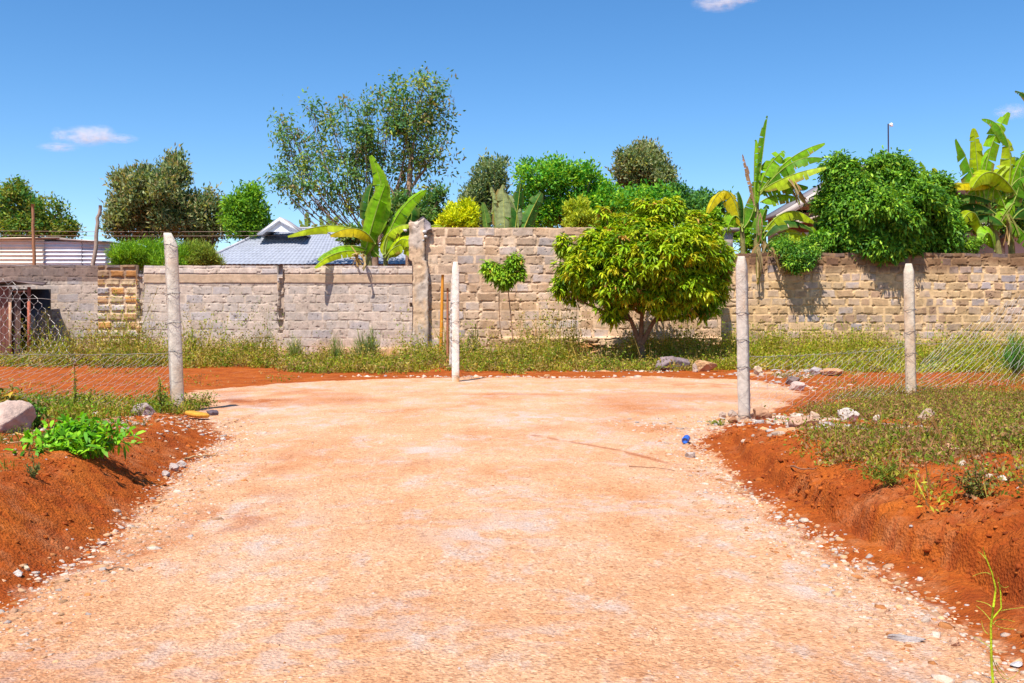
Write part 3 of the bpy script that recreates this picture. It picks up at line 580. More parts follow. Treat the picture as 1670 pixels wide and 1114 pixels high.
def tree(name, label, cat, base, clumps, d, depth=1., tufts=260, leaves=9, L=.12, Wl=.045, spread=.16, cols=None, cw=None, mat=LEAF, trunk_r=.12, trunk_col=(.20, .13, .09), fork=None, droop=.4, shell=.55, big=True, up=.3, group=None, limbs=1, twigs=10, lump=13, pull=.45):
    """crown from elliptical clumps given as (px,py,rx,ry[,dd]) at distance d; twig tips carry tufts of leaves"""
    base = np.array(base, dtype=float); t = empty(name, base); tag(t, label, cat, group)
    m = MB(); tr = MB(); area = np.array([c[2]*c[3] for c in clumps], dtype=float); s = d/F
    fk = np.array(fork if fork is not None else base+(0, 0, 1.2), dtype=float)
    pts = bez(base-(0, 0, .15), (base+fk)/2+(rng.uniform(-.05, .05), 0, 0), fk, 7); tube(tr, pts, np.linspace(trunk_r*1.15, trunk_r*.8, 7), 9, trunk_col)
    for c in clumps:
        dd = c[4] if len(c) > 4 else rng.uniform(-.5, .5)*depth
        ce = P(c[0], c[1], d)+np.array([0, dd, 0]); R = np.array([c[2]*s, max(c[2], c[3])*s*min(1, depth)*(c[5] if len(c) > 5 else 1), c[3]*s])
        mid = fk*.45+ce*.55+np.array([rng.uniform(-.2, .2), 0, -.12*np.linalg.norm(ce-fk)]); br = bez(fk, mid, ce, 8)
        r0 = trunk_r*.55*limbs*min(1, (c[2]*c[3]/area.max())**.3); tube(tr, br, np.linspace(r0, r0*.35, 8), 6, trunk_col)
        n = max(8, int(tufts*c[2]*c[3]/area.mean())); q = unit(rng.normal(0, 1, (n, 3))); rad = rng.random(n)**(1/3); rad = shell+(1-shell)*rad; rad = np.where(rng.random(n) < .3, rng.random(n)**.5*rad, rad)
        rad *= 1+.25*(vn(q[:, 0]*2.2+c[0], q[:, 2]*2.2+c[1], 3)-.5)*2
        tip = ce+q*R*rad[:, None]
        ns = max(4, int(n/lump)); sc_ = tip[rng.choice(n, ns)]; j_ = np.argmin(np.linalg.norm(tip[:, None]-sc_[None], axis=2), axis=1); tip = tip*(1-pull)+sc_[j_]*pull+rng.normal(0, .02, tip.shape)
        for k in rng.choice(n, min(twigs, n), replace=False):
            a = br[rng.integers(4, 8)]; tube(tr, bez(a, (a+tip[k])/2+(0, 0, -.05), tip[k], 4), np.linspace(r0*.3, r0*.1, 4), 4, trunk_col)
        kk = leaves; T = np.repeat(tip, kk, 0); out = np.repeat(q, kk, 0); N_ = len(T)
        D = unit(rng.normal(0, 1, (N_, 3))+out*.7+np.array([0, 0, up])); Pb = T+rng.normal(0, spread, (N_, 3))*.5
        nrm = unit(rng.normal(0, .6, (N_, 3))+np.array([0, -.3, .8])); tc = palette(n, cols, cw, .14)*1.45; C = np.repeat(tc, kk, 0)*(1+rng.normal(0, .12, (N_, 1)))
        Ls = L*rng.uniform(.6, 1.25, N_)
        if big: leaf6(m, Pb, D, nrm, Ls, Wl*rng.uniform(.7, 1.2, N_), np.full(N_, droop)+rng.uniform(-.2, .3, N_), C)
        else: leaf4(m, Pb, D, nrm, Ls, Wl*rng.uniform(.7, 1.2, N_), C)
    tr.build('trunk', BARK, t, smooth=True); m.build('crown', mat, t)
    return t
MG = [(.26, .42, .01), (.38, .50, .012), (.52, .54, .015), (.12, .25, .01), (.56, .48, .02)]
# the round tree by the wall: long hanging leaves in whorls
def mango(name, label, base, clumps, d, whorls, k=11, L=.20, Wl=.046, cols=MG, cw=(4, 4, 1.6, 2.4, .7), forks=None, trunk_r=.088, tcol=(.24, .13, .075), shell=.42, droop=.75, depth=1., top=None):
    base = np.array(base, dtype=float); t = empty(name, base); tag(t, label, 'tree'); s = d/F; m = MB(); tr = MB()
    fk = top if top is not None else base+(0, 0, .55)
    tube(tr, bez(base-(0, 0, .1), (base+fk)/2+(.02, 0, 0), fk, 8), np.linspace(trunk_r*1.25, trunk_r*.85, 8), 10, tcol)
    area = np.mean([c[2]*c[3] for c in clumps]); fks = forks or [fk]
    for f in fks:
        if forks: tube(tr, bez(fk-(0, 0, .05), (fk+f)/2+(0, 0, -.02), f, 6), np.linspace(trunk_r*.75, trunk_r*.5, 6), 8, tcol)
    for c in clumps:
        dd = c[4]; ce = P(c[0], c[1], d)+np.array([0, dd, 0]); R = np.array([c[2]*s, min(c[2], 60)*s*depth, c[3]*s]); f = fks[int(np.argmin([np.linalg.norm(g-ce) for g in fks]))]
        tube(tr, bez(f, (f+ce)/2+(0, 0, -.1), ce, 7), np.linspace(trunk_r*.42, .02, 7), 6, tcol)
        n = int(whorls*c[2]*c[3]/area); q = unit(rng.normal(0, 1, (n, 3))); rad = shell+(1-shell)*rng.random(n); rad *= 1+.3*(vn(q[:, 0]*2+c[0], q[:, 2]*2+c[1], 9)-.5)*2; tip = ce+q*R*rad[:, None]; sc_ = tip[rng.choice(n, max(4, n//9))]; tip = tip*.8+sc_[np.argmin(np.linalg.norm(tip[:, None]-sc_[None], axis=2), axis=1)]*.2
        for j in rng.choice(n, min(14, n), replace=False): tube(tr, bez(ce, (ce+tip[j])/2+(0, 0, -.05), tip[j], 4), np.linspace(.02, .006, 4), 4, tcol)
        T = np.repeat(tip, k, 0); N_ = len(T); az = rng.uniform(0, 2*pi, N_); el = rng.uniform(-.75, .45, N_)
        D = np.stack([np.cos(az)*np.cos(el), np.sin(az)*np.cos(el), np.sin(el)], -1); D = unit(D+np.repeat(q, k, 0)*.35)
        nrm = unit(np.array([0, 0, 1.])+rng.normal(0, .35, (N_, 3))); tc = palette(n, cols, cw, .12); C = np.repeat(tc, k, 0)*(1+rng.normal(0, .15, (N_, 1)))
        young = np.repeat(rng.random(n) < .035, k); C = np.where(young[:, None], np.array([.52, .28, .06]), C)
        leaf6(m, T+D*.015+np.stack([rng.normal(0, .02, N_), rng.normal(0, .02, N_), rng.uniform(-.05, .03, N_)], -1), D, nrm, L*rng.uniform(.6, 1.2, N_), Wl*rng.uniform(.75, 1.2, N_), droop*rng.uniform(.5, 1.5, N_), C)
    tr.build('trunk', BARK, t, smooth=True); m.build('crown', LEAF, t); return t
mb_ = P(1046, 598, 23.2)
mango('leafy_tree', 'round leafy tree with long drooping leaves in front of the tall wall', mb_,
    [(1060, 385, 80, 52, 0), (1000, 435, 80, 56, -.4), (1120, 430, 70, 62, -.3), (948, 448, 44, 44, .2), (1163, 455, 30, 44, .1), (1060, 468, 82, 40, -.5), (1008, 365, 38, 24, .3), (1140, 378, 42, 30, .3), (920, 398, 13, 22, 0), (1075, 338, 38, 18, 0), (1048, 326, 12, 10, 0), (1100, 330, 12, 10, 0), (1128, 350, 12, 10, .1), (985, 345, 10, 10, 0), (997, 506, 24, 20, -.6), (1095, 500, 34, 20, -.5), (1150, 500, 20, 20, -.2), (1182, 425, 15, 28, .1), (912, 470, 14, 17, 0), (1060, 430, 90, 50, .9), (970, 400, 36, 32, -.2), (1060, 425, 55, 42, -1.1), (1100, 400, 46, 36, -.9), (1020, 410, 36, 36, -.9), (1000, 470, 40, 30, -.9), (1112, 466, 44, 28, -.9), (1070, 500, 20, 12, -.7)], 23.2, 205,
    forks=[P(1028, 520, 23.2), P(1047, 512, 23.1), P(1068, 522, 23.0)], top=P(1045, 560, 23.2))
mango('young_tree', 'small young tree with a clipped leafy head on bare twin stems against the wall', P(838, 592, 24.0), [(801, 438, 15, 17, 0), (839, 429, 15, 18, 0), (820, 450, 24, 12, 0), (822, 460, 13, 11, 0), (820, 444, 20, 12, .05), (848, 446, 8, 12, 0)], 24.0, 62, k=9, L=.16, Wl=.045, cols=[(.28, .48, .02), (.2, .38, .02), (.4, .52, .03)], cw=(2, 2, 1), trunk_r=.014, tcol=(.36, .2, .12), top=P(828, 470, 24.0), depth=.8)
m = MB(); tube(m, bez(P(826, 592, 24.05), P(816, 540, 24.05), P(814, 465, 24.0), 7), .012, 6, (.36, .2, .12)); m.build('second_stem', BARK, bpy.data.objects['young_tree'])
# bush that hangs over the right wall
BG = [(.04, .12, .012), (.08, .20, .016), (.14, .28, .018), (.26, .38, .03)]
tree('leafy_tree', 'broad dark green tree bulging over the right wall beside the banana plant', 'tree', P(1440, 560, 28.6),
    [(1395, 298, 48, 36, 0), (1468, 302, 48, 34, .1), (1366, 325, 28, 34, .2), (1440, 350, 80, 56, -.5), (1520, 345, 36, 44, 0), (1385, 350, 40, 34, -.6), (1480, 340, 40, 30, -.7), (1530, 375, 26, 26, -.4), (1430, 398, 60, 28, -.95, .3), (1500, 388, 50, 32, -.5, .5), (1365, 385, 40, 32, -.2), (1360, 275, 16, 18, 0), (1465, 272, 16, 16, 0), (1430, 268, 20, 14, 0), (1530, 304, 20, 14, 0), (1546, 330, 14, 16, 0), (1366, 266, 12, 10, 0), (1415, 412, 34, 15, -1.15, .3), (1540, 385, 22, 32, 0)], 28.0, tufts=420, leaves=11, L=.17, Wl=.055, spread=.2, lump=46, pull=.6, cols=BG, cw=(2, 3, 3, 1), trunk_r=.16, fork=P(1430, 440, 28.3), droop=.6, up=0)
tree('vine_bush', 'dark bushy creeper spilling over the right wall below the banana leaves', 'bush', P(1290, 560, 27.6), [(1285, 412, 34, 20, -.2), (1300, 425, 26, 16, -.55), (1280, 432, 14, 12, -.7), (1325, 400, 22, 15, 0), (1270, 400, 16, 14, 0)], 27.3, tufts=150, leaves=10, L=.11, Wl=.035, spread=.12, cols=BG, cw=(3, 3, 1, 1), trunk_r=.04, fork=P(1290, 450, 27.5), droop=.6)
tree('leafy_bush', 'low yellow green bush on the right wall top beneath the far banana plant', 'bush', P(1575, 560, 28), [(1560, 402, 25, 12, 0), (1590, 398, 20, 10, 0), (1535, 408, 16, 8, 0)], 27.8, tufts=80, leaves=8, L=.10, Wl=.035, spread=.1, cols=BG[1:], trunk_r=.04, fork=P(1575, 430, 28))
# tall airy tree
AG = [(.07, .17, .055), (.11, .22, .055), (.18, .23, .06), (.26, .19, .08), (.30, .33, .04), (.05, .13, .055)]
tree('airy_tree', 'tallest airy tree with thin spreading limbs rising behind the left wall', 'tree', P(612, 570, 34),
    [(475, 290, 35, 22), (485, 235, 36, 28), (540, 200, 26, 38), (520, 255, 48, 28), (500, 300, 50, 20), (575, 240, 36, 38), (560, 300, 50, 28), (605, 180, 22, 22), (640, 160, 30, 34), (620, 220, 45, 32), (690, 150, 36, 30), (705, 195, 28, 40), (670, 205, 38, 40), (660, 265, 46, 34), (705, 250, 22, 30), (600, 280, 44, 30), (640, 320, 40, 26), (690, 320, 30, 30), (700, 350, 22, 20), (470, 205, 10, 14), (455, 190, 10, 12), (510, 180, 14, 18), (690, 122, 16, 10), (580, 330, 35, 18), (540, 320, 32, 14), (452, 300, 14, 12), (478, 325, 26, 9), (520, 335, 24, 8), (585, 205, 24, 26), (590, 240, 26, 24), (462, 262, 14, 16), (610, 255, 26, 24), (560, 165, 10, 12), (455, 215, 10, 14)],
    34, depth=1.6, lump=8, pull=.45, tufts=40, leaves=9, L=.175, Wl=.058, spread=.30, cols=AG, cw=(3, 3, 2, 1, 1.3, 2), mat=DULL, trunk_r=.14, trunk_col=(.30, .20, .14), fork=P(612, 400, 34), limbs=.55, shell=.25, twigs=9, droop=.3, up=0)
def limbs():
    t = empty('bare_tree', P(672, 570, 33.5)); tag(t, 'slender pale trunk forking upward just right of the left banana plant', 'tree'); m = MB()
    tube(m, bez(P(668, 560, 33.5), P(667, 330, 33.5), P(672, 262, 33.5), 14), np.linspace(.13, .07, 14), 8, (.36, .23, .15))
    for b in ((P(672, 262, 33.5), P(678, 220, 33.5), P(700, 180, 33.4)), (P(672, 262, 33.5), P(660, 225, 33.5), P(650, 190, 33.6)), (P(668, 310, 33.5), P(690, 280, 33.5), P(708, 262, 33.5)), (P(667, 350, 33.5), P(650, 330, 33.5), P(628, 290, 33.5))): tube(m, bez(*b, 7), np.linspace(.06, .02, 7), 6, (.36, .23, .15))
    m.build('trunk', BARK, t, smooth=True); m = MB()
    Tp = np.vstack([P(px, py, 33.5)+rng.normal(0, .45, (60, 3)) for px, py in ((700, 185), (655, 195), (705, 262), (672, 225))]); T = np.repeat(Tp, 7, 0); n = len(T)
    leaf4(m, T+rng.normal(0, .12, (n, 3)), unit(rng.normal(0, 1, (n, 3))), unit(rng.normal(0, 1, (n, 3))), np.full(n, .17), np.full(n, .07), palette(n, AG)); m.build('crown', DULL, t)
limbs()
OL = [(.12, .17, .06), (.19, .23, .09), (.30, .32, .15), (.07, .12, .05), (.24, .19, .08)]
def far(label, clumps, d, cols, tufts=120, L=.2, Wl=.08, name='leafy_tree', depth=1., leaves=9, spread=.3, tr=.15, mat=DULL, shell=.5, cat='tree', droop=.2, limbs=.8, up=.3, big=False, group=None):
    cx = sum(c[0] for c in clumps)/len(clumps); my = max(c[1]+c[3] for c in clumps)
    return tree(name, label, cat, P(cx, 556, d)*np.array([1, 1, 0]), clumps, d, depth=depth, tufts=tufts, leaves=leaves, L=L, Wl=Wl, spread=spread, cols=cols, mat=mat, trunk_r=tr, fork=P(cx, my, d), shell=shell, big=big, droop=droop, limbs=limbs, up=up)
far('dark green spreading tree at the far left behind the iron shed', [(20, 335, 40, 36), (60, 345, 30, 30), (90, 370, 30, 22), (10, 370, 40, 28), (30, 312, 22, 18), (70, 375, 50, 18), (112, 372, 12, 14), (102, 340, 8, 9)], 42, [(.04, .13, .03), (.08, .18, .03), (.16, .22, .03), (.22, .22, .04)], tufts=150)
far('tall olive tree with upright plumes behind the left wall', [(215, 330, 28, 46), (205, 300, 16, 20), (238, 320, 22, 55), (275, 320, 26, 60), (283, 278, 16, 28), (262, 350, 40, 40), (220, 370, 35, 30), (300, 350, 24, 45), (190, 365, 14, 22), (275, 262, 8, 14), (295, 290, 8, 14), (200, 335, 14, 12)], 40, OL, tufts=190, L=.22, shell=.4, up=.9, leaves=11)
far('sparse thin tree between the olive tree and the round bright tree', [(330, 350, 18, 30), (350, 335, 18, 24), (345, 375, 28, 26), (362, 360, 14, 30), (320, 390, 24, 18), (333, 318, 6, 9), (350, 314, 6, 8)], 41, OL, tufts=70, shell=.3, up=.8)
far('rounded bright green tree left of the grey tiled roof', [(402, 340, 30, 28), (388, 355, 18, 30), (415, 360, 24, 26), (400, 370, 30, 18), (410, 318, 18, 13)], 40, [(.12, .27, .02), (.20, .34, .02), (.08, .2, .02)], tufts=200, L=.17, Wl=.08)
GR = [(.15, .30, .015), (.22, .36, .015), (.10, .22, .01)]
far('feathery light green hedge shrub above the left wall', [(205, 415, 25, 14), (235, 412, 25, 15), (262, 410, 22, 16), (290, 416, 15, 14), (210, 430, 30, 16), (250, 430, 34, 16), (285, 430, 26, 14)], 31, GR, tufts=240, L=.16, Wl=.02, name='feathery_shrub', cat='shrub', spread=.16, tr=.03, up=1.4, leaves=12, shell=.3)
far('olive feathery shrub between the chipped post and the tiled roof', [(310, 412, 18, 14), (332, 414, 18, 14), (305, 428, 24, 14), (335, 430, 20, 12)], 31.5, [(.2, .28, .03), (.28, .3, .05), (.14, .2, .03)], tufts=230, L=.16, Wl=.02, name='feathery_shrub', cat='shrub', spread=.16, tr=.03, up=1.4, leaves=12, shell=.3)
far('bushy dark foliage tree behind the left banana plant', [(690, 370, 26, 26), (640, 360, 22, 22), (700, 340, 16, 22), (660, 345, 24, 24), (712, 362, 12, 16), (575, 385, 20, 14), (718, 320, 6, 14)], 32, [(.06, .15, .04), (.1, .2, .04), (.16, .2, .06)], tufts=130, spread=.2, L=.16)
YE = [(.44, .48, .008), (.56, .54, .01), (.32, .40, .008)]
far('vivid yellow green conical shrub above the tall wall left end', [(745, 360, 22, 18), (762, 350, 15, 20), (730, 365, 16, 10), (768, 365, 10, 12), (738, 345, 8, 12)], 30, YE, tufts=200, L=.14, Wl=.05, name='golden_shrub', cat='shrub', tr=.04, spread=.12, up=.8)
far('grey green tree standing left of the broad bright tree', [(790, 300, 28, 34), (808, 290, 18, 28), (770, 330, 22, 26), (800, 330, 34, 32), (780, 355, 34, 20), (800, 272, 12, 12), (762, 360, 14, 12)], 44, OL[:4]+[(.09, .16, .07)], tufts=150, L=.2, up=.9)
far('broad bright green tree with clustered crown behind the tall wall', [(870, 290, 28, 24), (905, 290, 32, 26), (945, 300, 36, 26), (890, 325, 50, 30), (960, 335, 45, 30), (980, 315, 26, 20), (930, 345, 50, 25), (855, 277, 11, 11), (893, 271, 20, 11), (915, 275, 18, 12), (940, 282, 22, 11), (960, 282, 14, 11), (1000, 340, 40, 30), (870, 360, 50, 22), (1040, 330, 40, 26), (1075, 335, 28, 24), (990, 312, 20, 14)], 42, [(.05, .21, .02), (.09, .28, .02), (.15, .33, .02), (.22, .36, .02)], tufts=170, L=.18, Wl=.09, shell=.7)
far('small golden green shrub left of the round drooping tree', [(935, 350, 14, 24), (950, 345, 12, 24), (942, 365, 22, 14), (960, 360, 12, 14)], 30, [(.30, .34, .02), (.36, .38, .02), (.2, .28, .02)], tufts=120, L=.14, Wl=.05, name='golden_shrub', cat='shrub', tr=.04, spread=.12, up=.8)
far('grey olive tree with upright branches above the round drooping tree', [(1040, 270, 30, 24), (1060, 262, 22, 26), (1030, 285, 28, 22), (1070, 290, 22, 24), (1050, 300, 36, 22), (1050, 245, 16, 12), (1012, 262, 8, 10), (1090, 285, 8, 18)], 46, OL, tufts=170, L=.2, up=1., leaves=11)
far('flat topped dark green tree right of the grey olive tree', [(1110, 320, 26, 18), (1150, 325, 30, 14), (1180, 330, 20, 12), (1130, 340, 40, 16), (1170, 345, 26, 12), (1108, 307, 14, 8), (1115, 355, 30, 15)], 44, [(.035, .12, .03), (.06, .17, .03), (.1, .22, .03)], tufts=110, L=.18, Wl=.09)
far('bright green bush between the round tree and the yellow banana leaf', [(1175, 368, 22, 12), (1200, 368, 16, 14), (1215, 390, 14, 22), (1160, 350, 14, 10)], 29, [(.20, .38, .02), (.3, .42, .02), (.14, .3, .02)], tufts=120, L=.13, Wl=.06, name='leafy_bush', cat='bush', spread=.1, tr=.03, mat=LEAF)
far('dark tree mass behind the far right banana plant', [(1650, 340, 40, 40), (1600, 350, 34, 26), (1690, 300, 30, 50), (1560, 345, 14, 26), (1655, 375, 34, 14)], 31, [(.03, .09, .02), (.05, .13, .02), (.12, .2, .02)], tufts=120, L=.16, spread=.15)

# ------------------------------------------------------------------ banana plants
def bleaf(mb, rib, a, b, c, w, roll=(0, -1, .3), tear=.35, col=(.2, .42, .02), fold=.45, hang=.0, ribcol=(.42, .5, .1), seg=30):
    A = bez(a, b, c, seg+1); T = unit(np.gradient(A, axis=0)); up = unit(np.array(roll, dtype=float))
    Sd = unit(np.cross(T, np.tile(up, (seg+1, 1)))); N = unit(np.cross(Sd, T)); N *= np.sign((N@up))[:, None]+1e-6
    t = np.linspace(0, 1, seg+1); prof = np.clip(np.sin(pi*np.clip((t-.05)/.97, 0, 1)**.75), 0, 1)**.55; prof[t < .06] *= .15; prof = prof*w/2
    tube(rib, A, np.linspace(.022, .006, seg+1), 5, ribcol)
    for sgn in (-1, 1):
        i = 0
        while i < seg:
            k = 1+int(rng.random() < .75)+int(rng.random() < .6)+int(rng.random() > tear)*rng.integers(1, 6); j = min(seg, i+k)
            f = fold+rng.normal(0, .18)*(.4+tear*1.2); hg = hang*rng.uniform(.4, 1.4)+max(0, rng.normal(0, tear*.35)); sh = rng.uniform(.82, 1.06); rows = []
            gap = .0 if rng.random() > tear else .35
            for q in range(i, j+1):
                s0 = 0 if (q > i) else gap; q_ = q-(gap if (q == j and q > i) else 0)
                pc = A[q]; wd = prof[q]*sh; dr = Sd[q]*sgn*cos(f)-N[q]*sin(f); dr = unit(dr+np.array([0, 0, -1])*hg)
                e1 = pc+dr*wd*.5; dr2 = unit(dr-N[q]*.25+np.array([0, 0, -1])*hg*.8+T[q]*.22); e2 = e1+dr2*wd*.52
                if q == i and gap: e1 = e1+T[q]*.01; e2 = e2+T[q]*gap*.06
                rows.append((pc, e1, e2))
            R = np.array(rows); n = len(R); ii = np.arange(n*3).reshape(n, 3)
            qd = np.concatenate([np.stack([ii[:-1, u], ii[1:, u], ii[1:, u+1], ii[:-1, u+1]], -1) for u in (0, 1)])
            cc = np.array(col)*rng.uniform(.82, 1.2); C = np.tile(cc, (n*3, 1)); C *= np.repeat((1+.12*np.sin(np.arange(n)*2.1+i)), 3)[:, None]
            C[2::3] = C[2::3]*.75+np.array([.42, .30, .08])*.25
            if rng.random() < tear*.3: C[2::3] = np.array([.40, .24, .07])
            mb.add(R.reshape(-1, 3), qd, C); i = j
def banana(label, base, stems, leaves, group=None, d0=27, dead=(), wk=1.15):
    t = empty('banana_plant', base); tag(t, label, 'banana plant', group)
    for pts, r in stems:
        m = MB(); pp = bez(*pts, 10); tube(m, pp, np.linspace(r, r*.6, 10), 9, (.30, .26, .09)); m.build('stem', BARK, t, smooth=True)
    for lf in leaves:
        (a, b, c, w) = lf[:4]; kw = lf[4] if len(lf) > 4 else {}; dz = kw.pop('dd', (0, 0, 0)); d = kw.pop('d', d0); s = d/F
        m = MB(); r = MB(); bleaf(m, r, P(*a, d+dz[0]), P(*b, d+dz[1]), P(*c, d+dz[2]), w*s*wk, **kw)
        o = m.build('leaf', BLAF, t); r.build('midrib', BLAF, o)
    if dead:
        m = MB()
        for (x, y, x2, y2, k, spx, dd) in dead:
            for _ in range(k):
                a = P(x+rng.normal(0, spx*.5), y+rng.normal(0, 3), dd+rng.normal(0, .06)); c = P(x2+rng.normal(0, spx), y2+rng.normal(0, 9), dd+rng.normal(0, .1)); b = (a+c)/2+rng.normal(0, .06, 3); q = bez(a, b, c, 7); w = rng.uniform(.012, .045)
                Sx = np.array([rng.uniform(.5, 1), rng.uniform(-.7, .7), 0])*w; V = np.vstack([q-Sx, q+Sx+rng.normal(0, .006, q.shape)]); ii = np.arange(6); m.add(V, np.stack([ii, ii+1, ii+8, ii+7], -1), np.array([(.50, .32, .12), (.42, .26, .10), (.55, .40, .20), (.30, .30, .07)][rng.integers(0, 4)])*rng.uniform(.7, 1.15))
        m.build('dead_leaves', WEED, t)
G1 = (.24, .50, .008); G2 = (.13, .34, .01); G3 = (.42, .55, .008); GY = (.66, .56, .01); GD = (.04, .14, .015); GP = (.40, .46, .20)
banana('banana plant with one tall upright leaf drooping over the grey left wall', P(612, 556, 27.3)*np.array([1, 1, 0]),
    [((P(606, 556, 27.4), P(604, 470, 27.4), P(600, 395, 27.3)), .11), ((P(630, 556, 27.5), P(630, 470, 27.5), P(628, 410, 27.4)), .10)],
    [((598, 400), (624, 330), (604, 254), 27, dict(roll=(0, -1, .25), tear=.25, col=G1, fold=.25)), ((592, 425), (612, 350), (629, 300), 34, dict(roll=(.2, -1, .3), tear=.4, col=G1, fold=.35, dd=(0, -.2, -.3))),
     ((628, 415), (648, 352), (694, 309), 30, dict(roll=(-.3, -1, .5), tear=.3, col=G1, dd=(0, 0, -.2))), ((625, 420), (636, 378), (672, 366), 26, dict(roll=(0, -.6, 1), tear=.2, col=G3)),
     ((632, 425), (652, 392), (674, 400), 34, dict(roll=(0, -1, .6), tear=.35, col=G3, dd=(0, -.2, -.4))), ((605, 392), (548, 368), (469, 385), 26, dict(roll=(0, -.8, 1), tear=.12, col=G3, dd=(0, -.2, -.5), fold=.6)),
     ((612, 398), (582, 373), (538, 384), 28, dict(roll=(0, -.8, .9), tear=.12, col=GY, dd=(0, -.3, -.5), fold=.6)), ((600, 408), (560, 402), (518, 424), 26, dict(roll=(0, -.8, .9), tear=.3, col=G1, dd=(0, -.5, -.8))),
     ((596, 412), (552, 412), (513, 437), 20, dict(roll=(0, -.9, .8), tear=.2, col=G3, dd=(0, -.8, -1.4), fold=.5)), ((640, 412), (668, 350), (668, 372), 36, dict(roll=(0, -1, 0), col=GD, tear=.2, dd=(.3, .4, .4))),
     ((606, 400), (600, 340), (608, 300), 24, dict(roll=(.5, -1, 0), col=GD, dd=(.3, .3, .4))), ((620, 420), (605, 385), (640, 345), 26, dict(roll=(0, -1, .2), col=G2, dd=(.1, .1, .1))), ((628, 420), (655, 400), (676, 425), 24, dict(roll=(0, -.8, .6), col=G3, tear=.4, dd=(0, -.2, -.3))),
     ((688, 384), (705, 368), (725, 372), 9, dict(roll=(0, -.8, .8), col=G3, tear=.1))],
    d0=27.2, dead=[(580, 418, 578, 428, 14, 8, 26.25), (593, 415, 594, 432, 6, 2, 26.15)])
banana('tallest banana plant with torn leaves and dry brown straps over the right wall', P(1232, 556, 27.8)*np.array([1, 1, 0]),
    [((P(1226, 556, 28), P(1234, 430, 27.9), P(1232, 310, 27.8)), .12), ((P(1208, 556, 27.9), P(1212, 450, 27.9), P(1210, 370, 27.8)), .10), ((P(1250, 556, 28), P(1248, 440, 28), P(1245, 370, 27.9)), .09)],
    [((1232, 345), (1242, 265), (1252, 189), 17, dict(roll=(1, -.6, .1), tear=.9, col=G2, fold=.7)), ((1232, 345), (1230, 280), (1232, 228), 15, dict(roll=(-1, -.5, .1), tear=.9, col=G1, fold=.6)),
     ((1234, 325), (1252, 275), (1279, 246), 26, dict(roll=(-.2, -.9, .6), tear=.6, col=G1)), ((1236, 320), (1285, 262), (1345, 233), 26, dict(roll=(0, -.8, .9), tear=.5, col=G1, hang=.2)), ((1238, 320), (1288, 268), (1342, 258), 24, dict(roll=(0, -.7, .9), tear=.7, col=G2, hang=.4, dd=(0, -.2, -.3))),
     ((1240, 312), (1290, 286), (1347, 272), 26, dict(roll=(0, -.7, .9), tear=.4, col=G3, dd=(0, -.3, -.5), hang=.2)), ((1240, 318), (1275, 300), (1318, 305), 28, dict(roll=(0, -.7, .9), tear=.8, col=G2, hang=.5)), ((1240, 330), (1268, 318), (1300, 322), 26, dict(roll=(0, -.7, .9), tear=.6, col=G1, hang=.6)),
     ((1285, 296), (1300, 305), (1317, 335), 14, dict(roll=(0, -1, .3), tear=.9, col=(.45, .26, .09), ribcol=(.4, .25, .1), hang=.8)), ((1275, 292), (1285, 300), (1300, 322), 12, dict(roll=(0, -1, .3), tear=.9, col=(.40, .22, .08), ribcol=(.4, .25, .1), hang=.8)),
     ((1211, 378), (1186, 312), (1154, 347), 26, dict(roll=(0, -.8, .9), tear=.15, col=GY, hang=.2)), ((1212, 368), (1212, 335), (1204, 312), 18, dict(roll=(1, -.6, 0), tear=.1, col=GD)), ((1211, 370), (1200, 352), (1188, 368), 30, dict(roll=(0, -1, .3), tear=.1, col=G1)), ((1213, 372), (1228, 345), (1232, 310), 22, dict(roll=(.3, -1, .2), tear=.1, col=G2)),
     ((1245, 380), (1285, 345), (1328, 362), 28, dict(roll=(0, -.8, .8), tear=.3, col=G3, hang=.2)), ((1245, 390), (1280, 360), (1326, 376), 24, dict(roll=(0, -.3, 1), tear=.2, col=GD)), ((1250, 400), (1290, 380), (1322, 398), 24, dict(roll=(0, -.8, .5), tear=.6, col=G3)), ((1246, 400), (1240, 370), (1252, 335), 24, dict(roll=(0, -1, .1), tear=.4, col=G2)), ((1330, 415), (1328, 390), (1324, 370), 16, dict(roll=(0, -1, 0), tear=.3, col=G1)),
     ((1230, 335), (1222, 290), (1211, 252), 8, dict(roll=(.5, -1, 0), tear=.9, col=(.48, .28, .16), ribcol=(.5, .3, .2)))],
    d0=27.7, wk=1.4, dead=[(1238, 345, 1237, 390, 4, 3, 27.4), (1248, 395, 1246, 425, 12, 10, 27.3), (1236, 405, 1235, 455, 7, 2, 26.75), (1258, 408, 1266, 435, 5, 6, 26.8), (1290, 296, 1302, 320, 9, 6, 27.3), (1275, 408, 1288, 440, 6, 8, 26.8)])
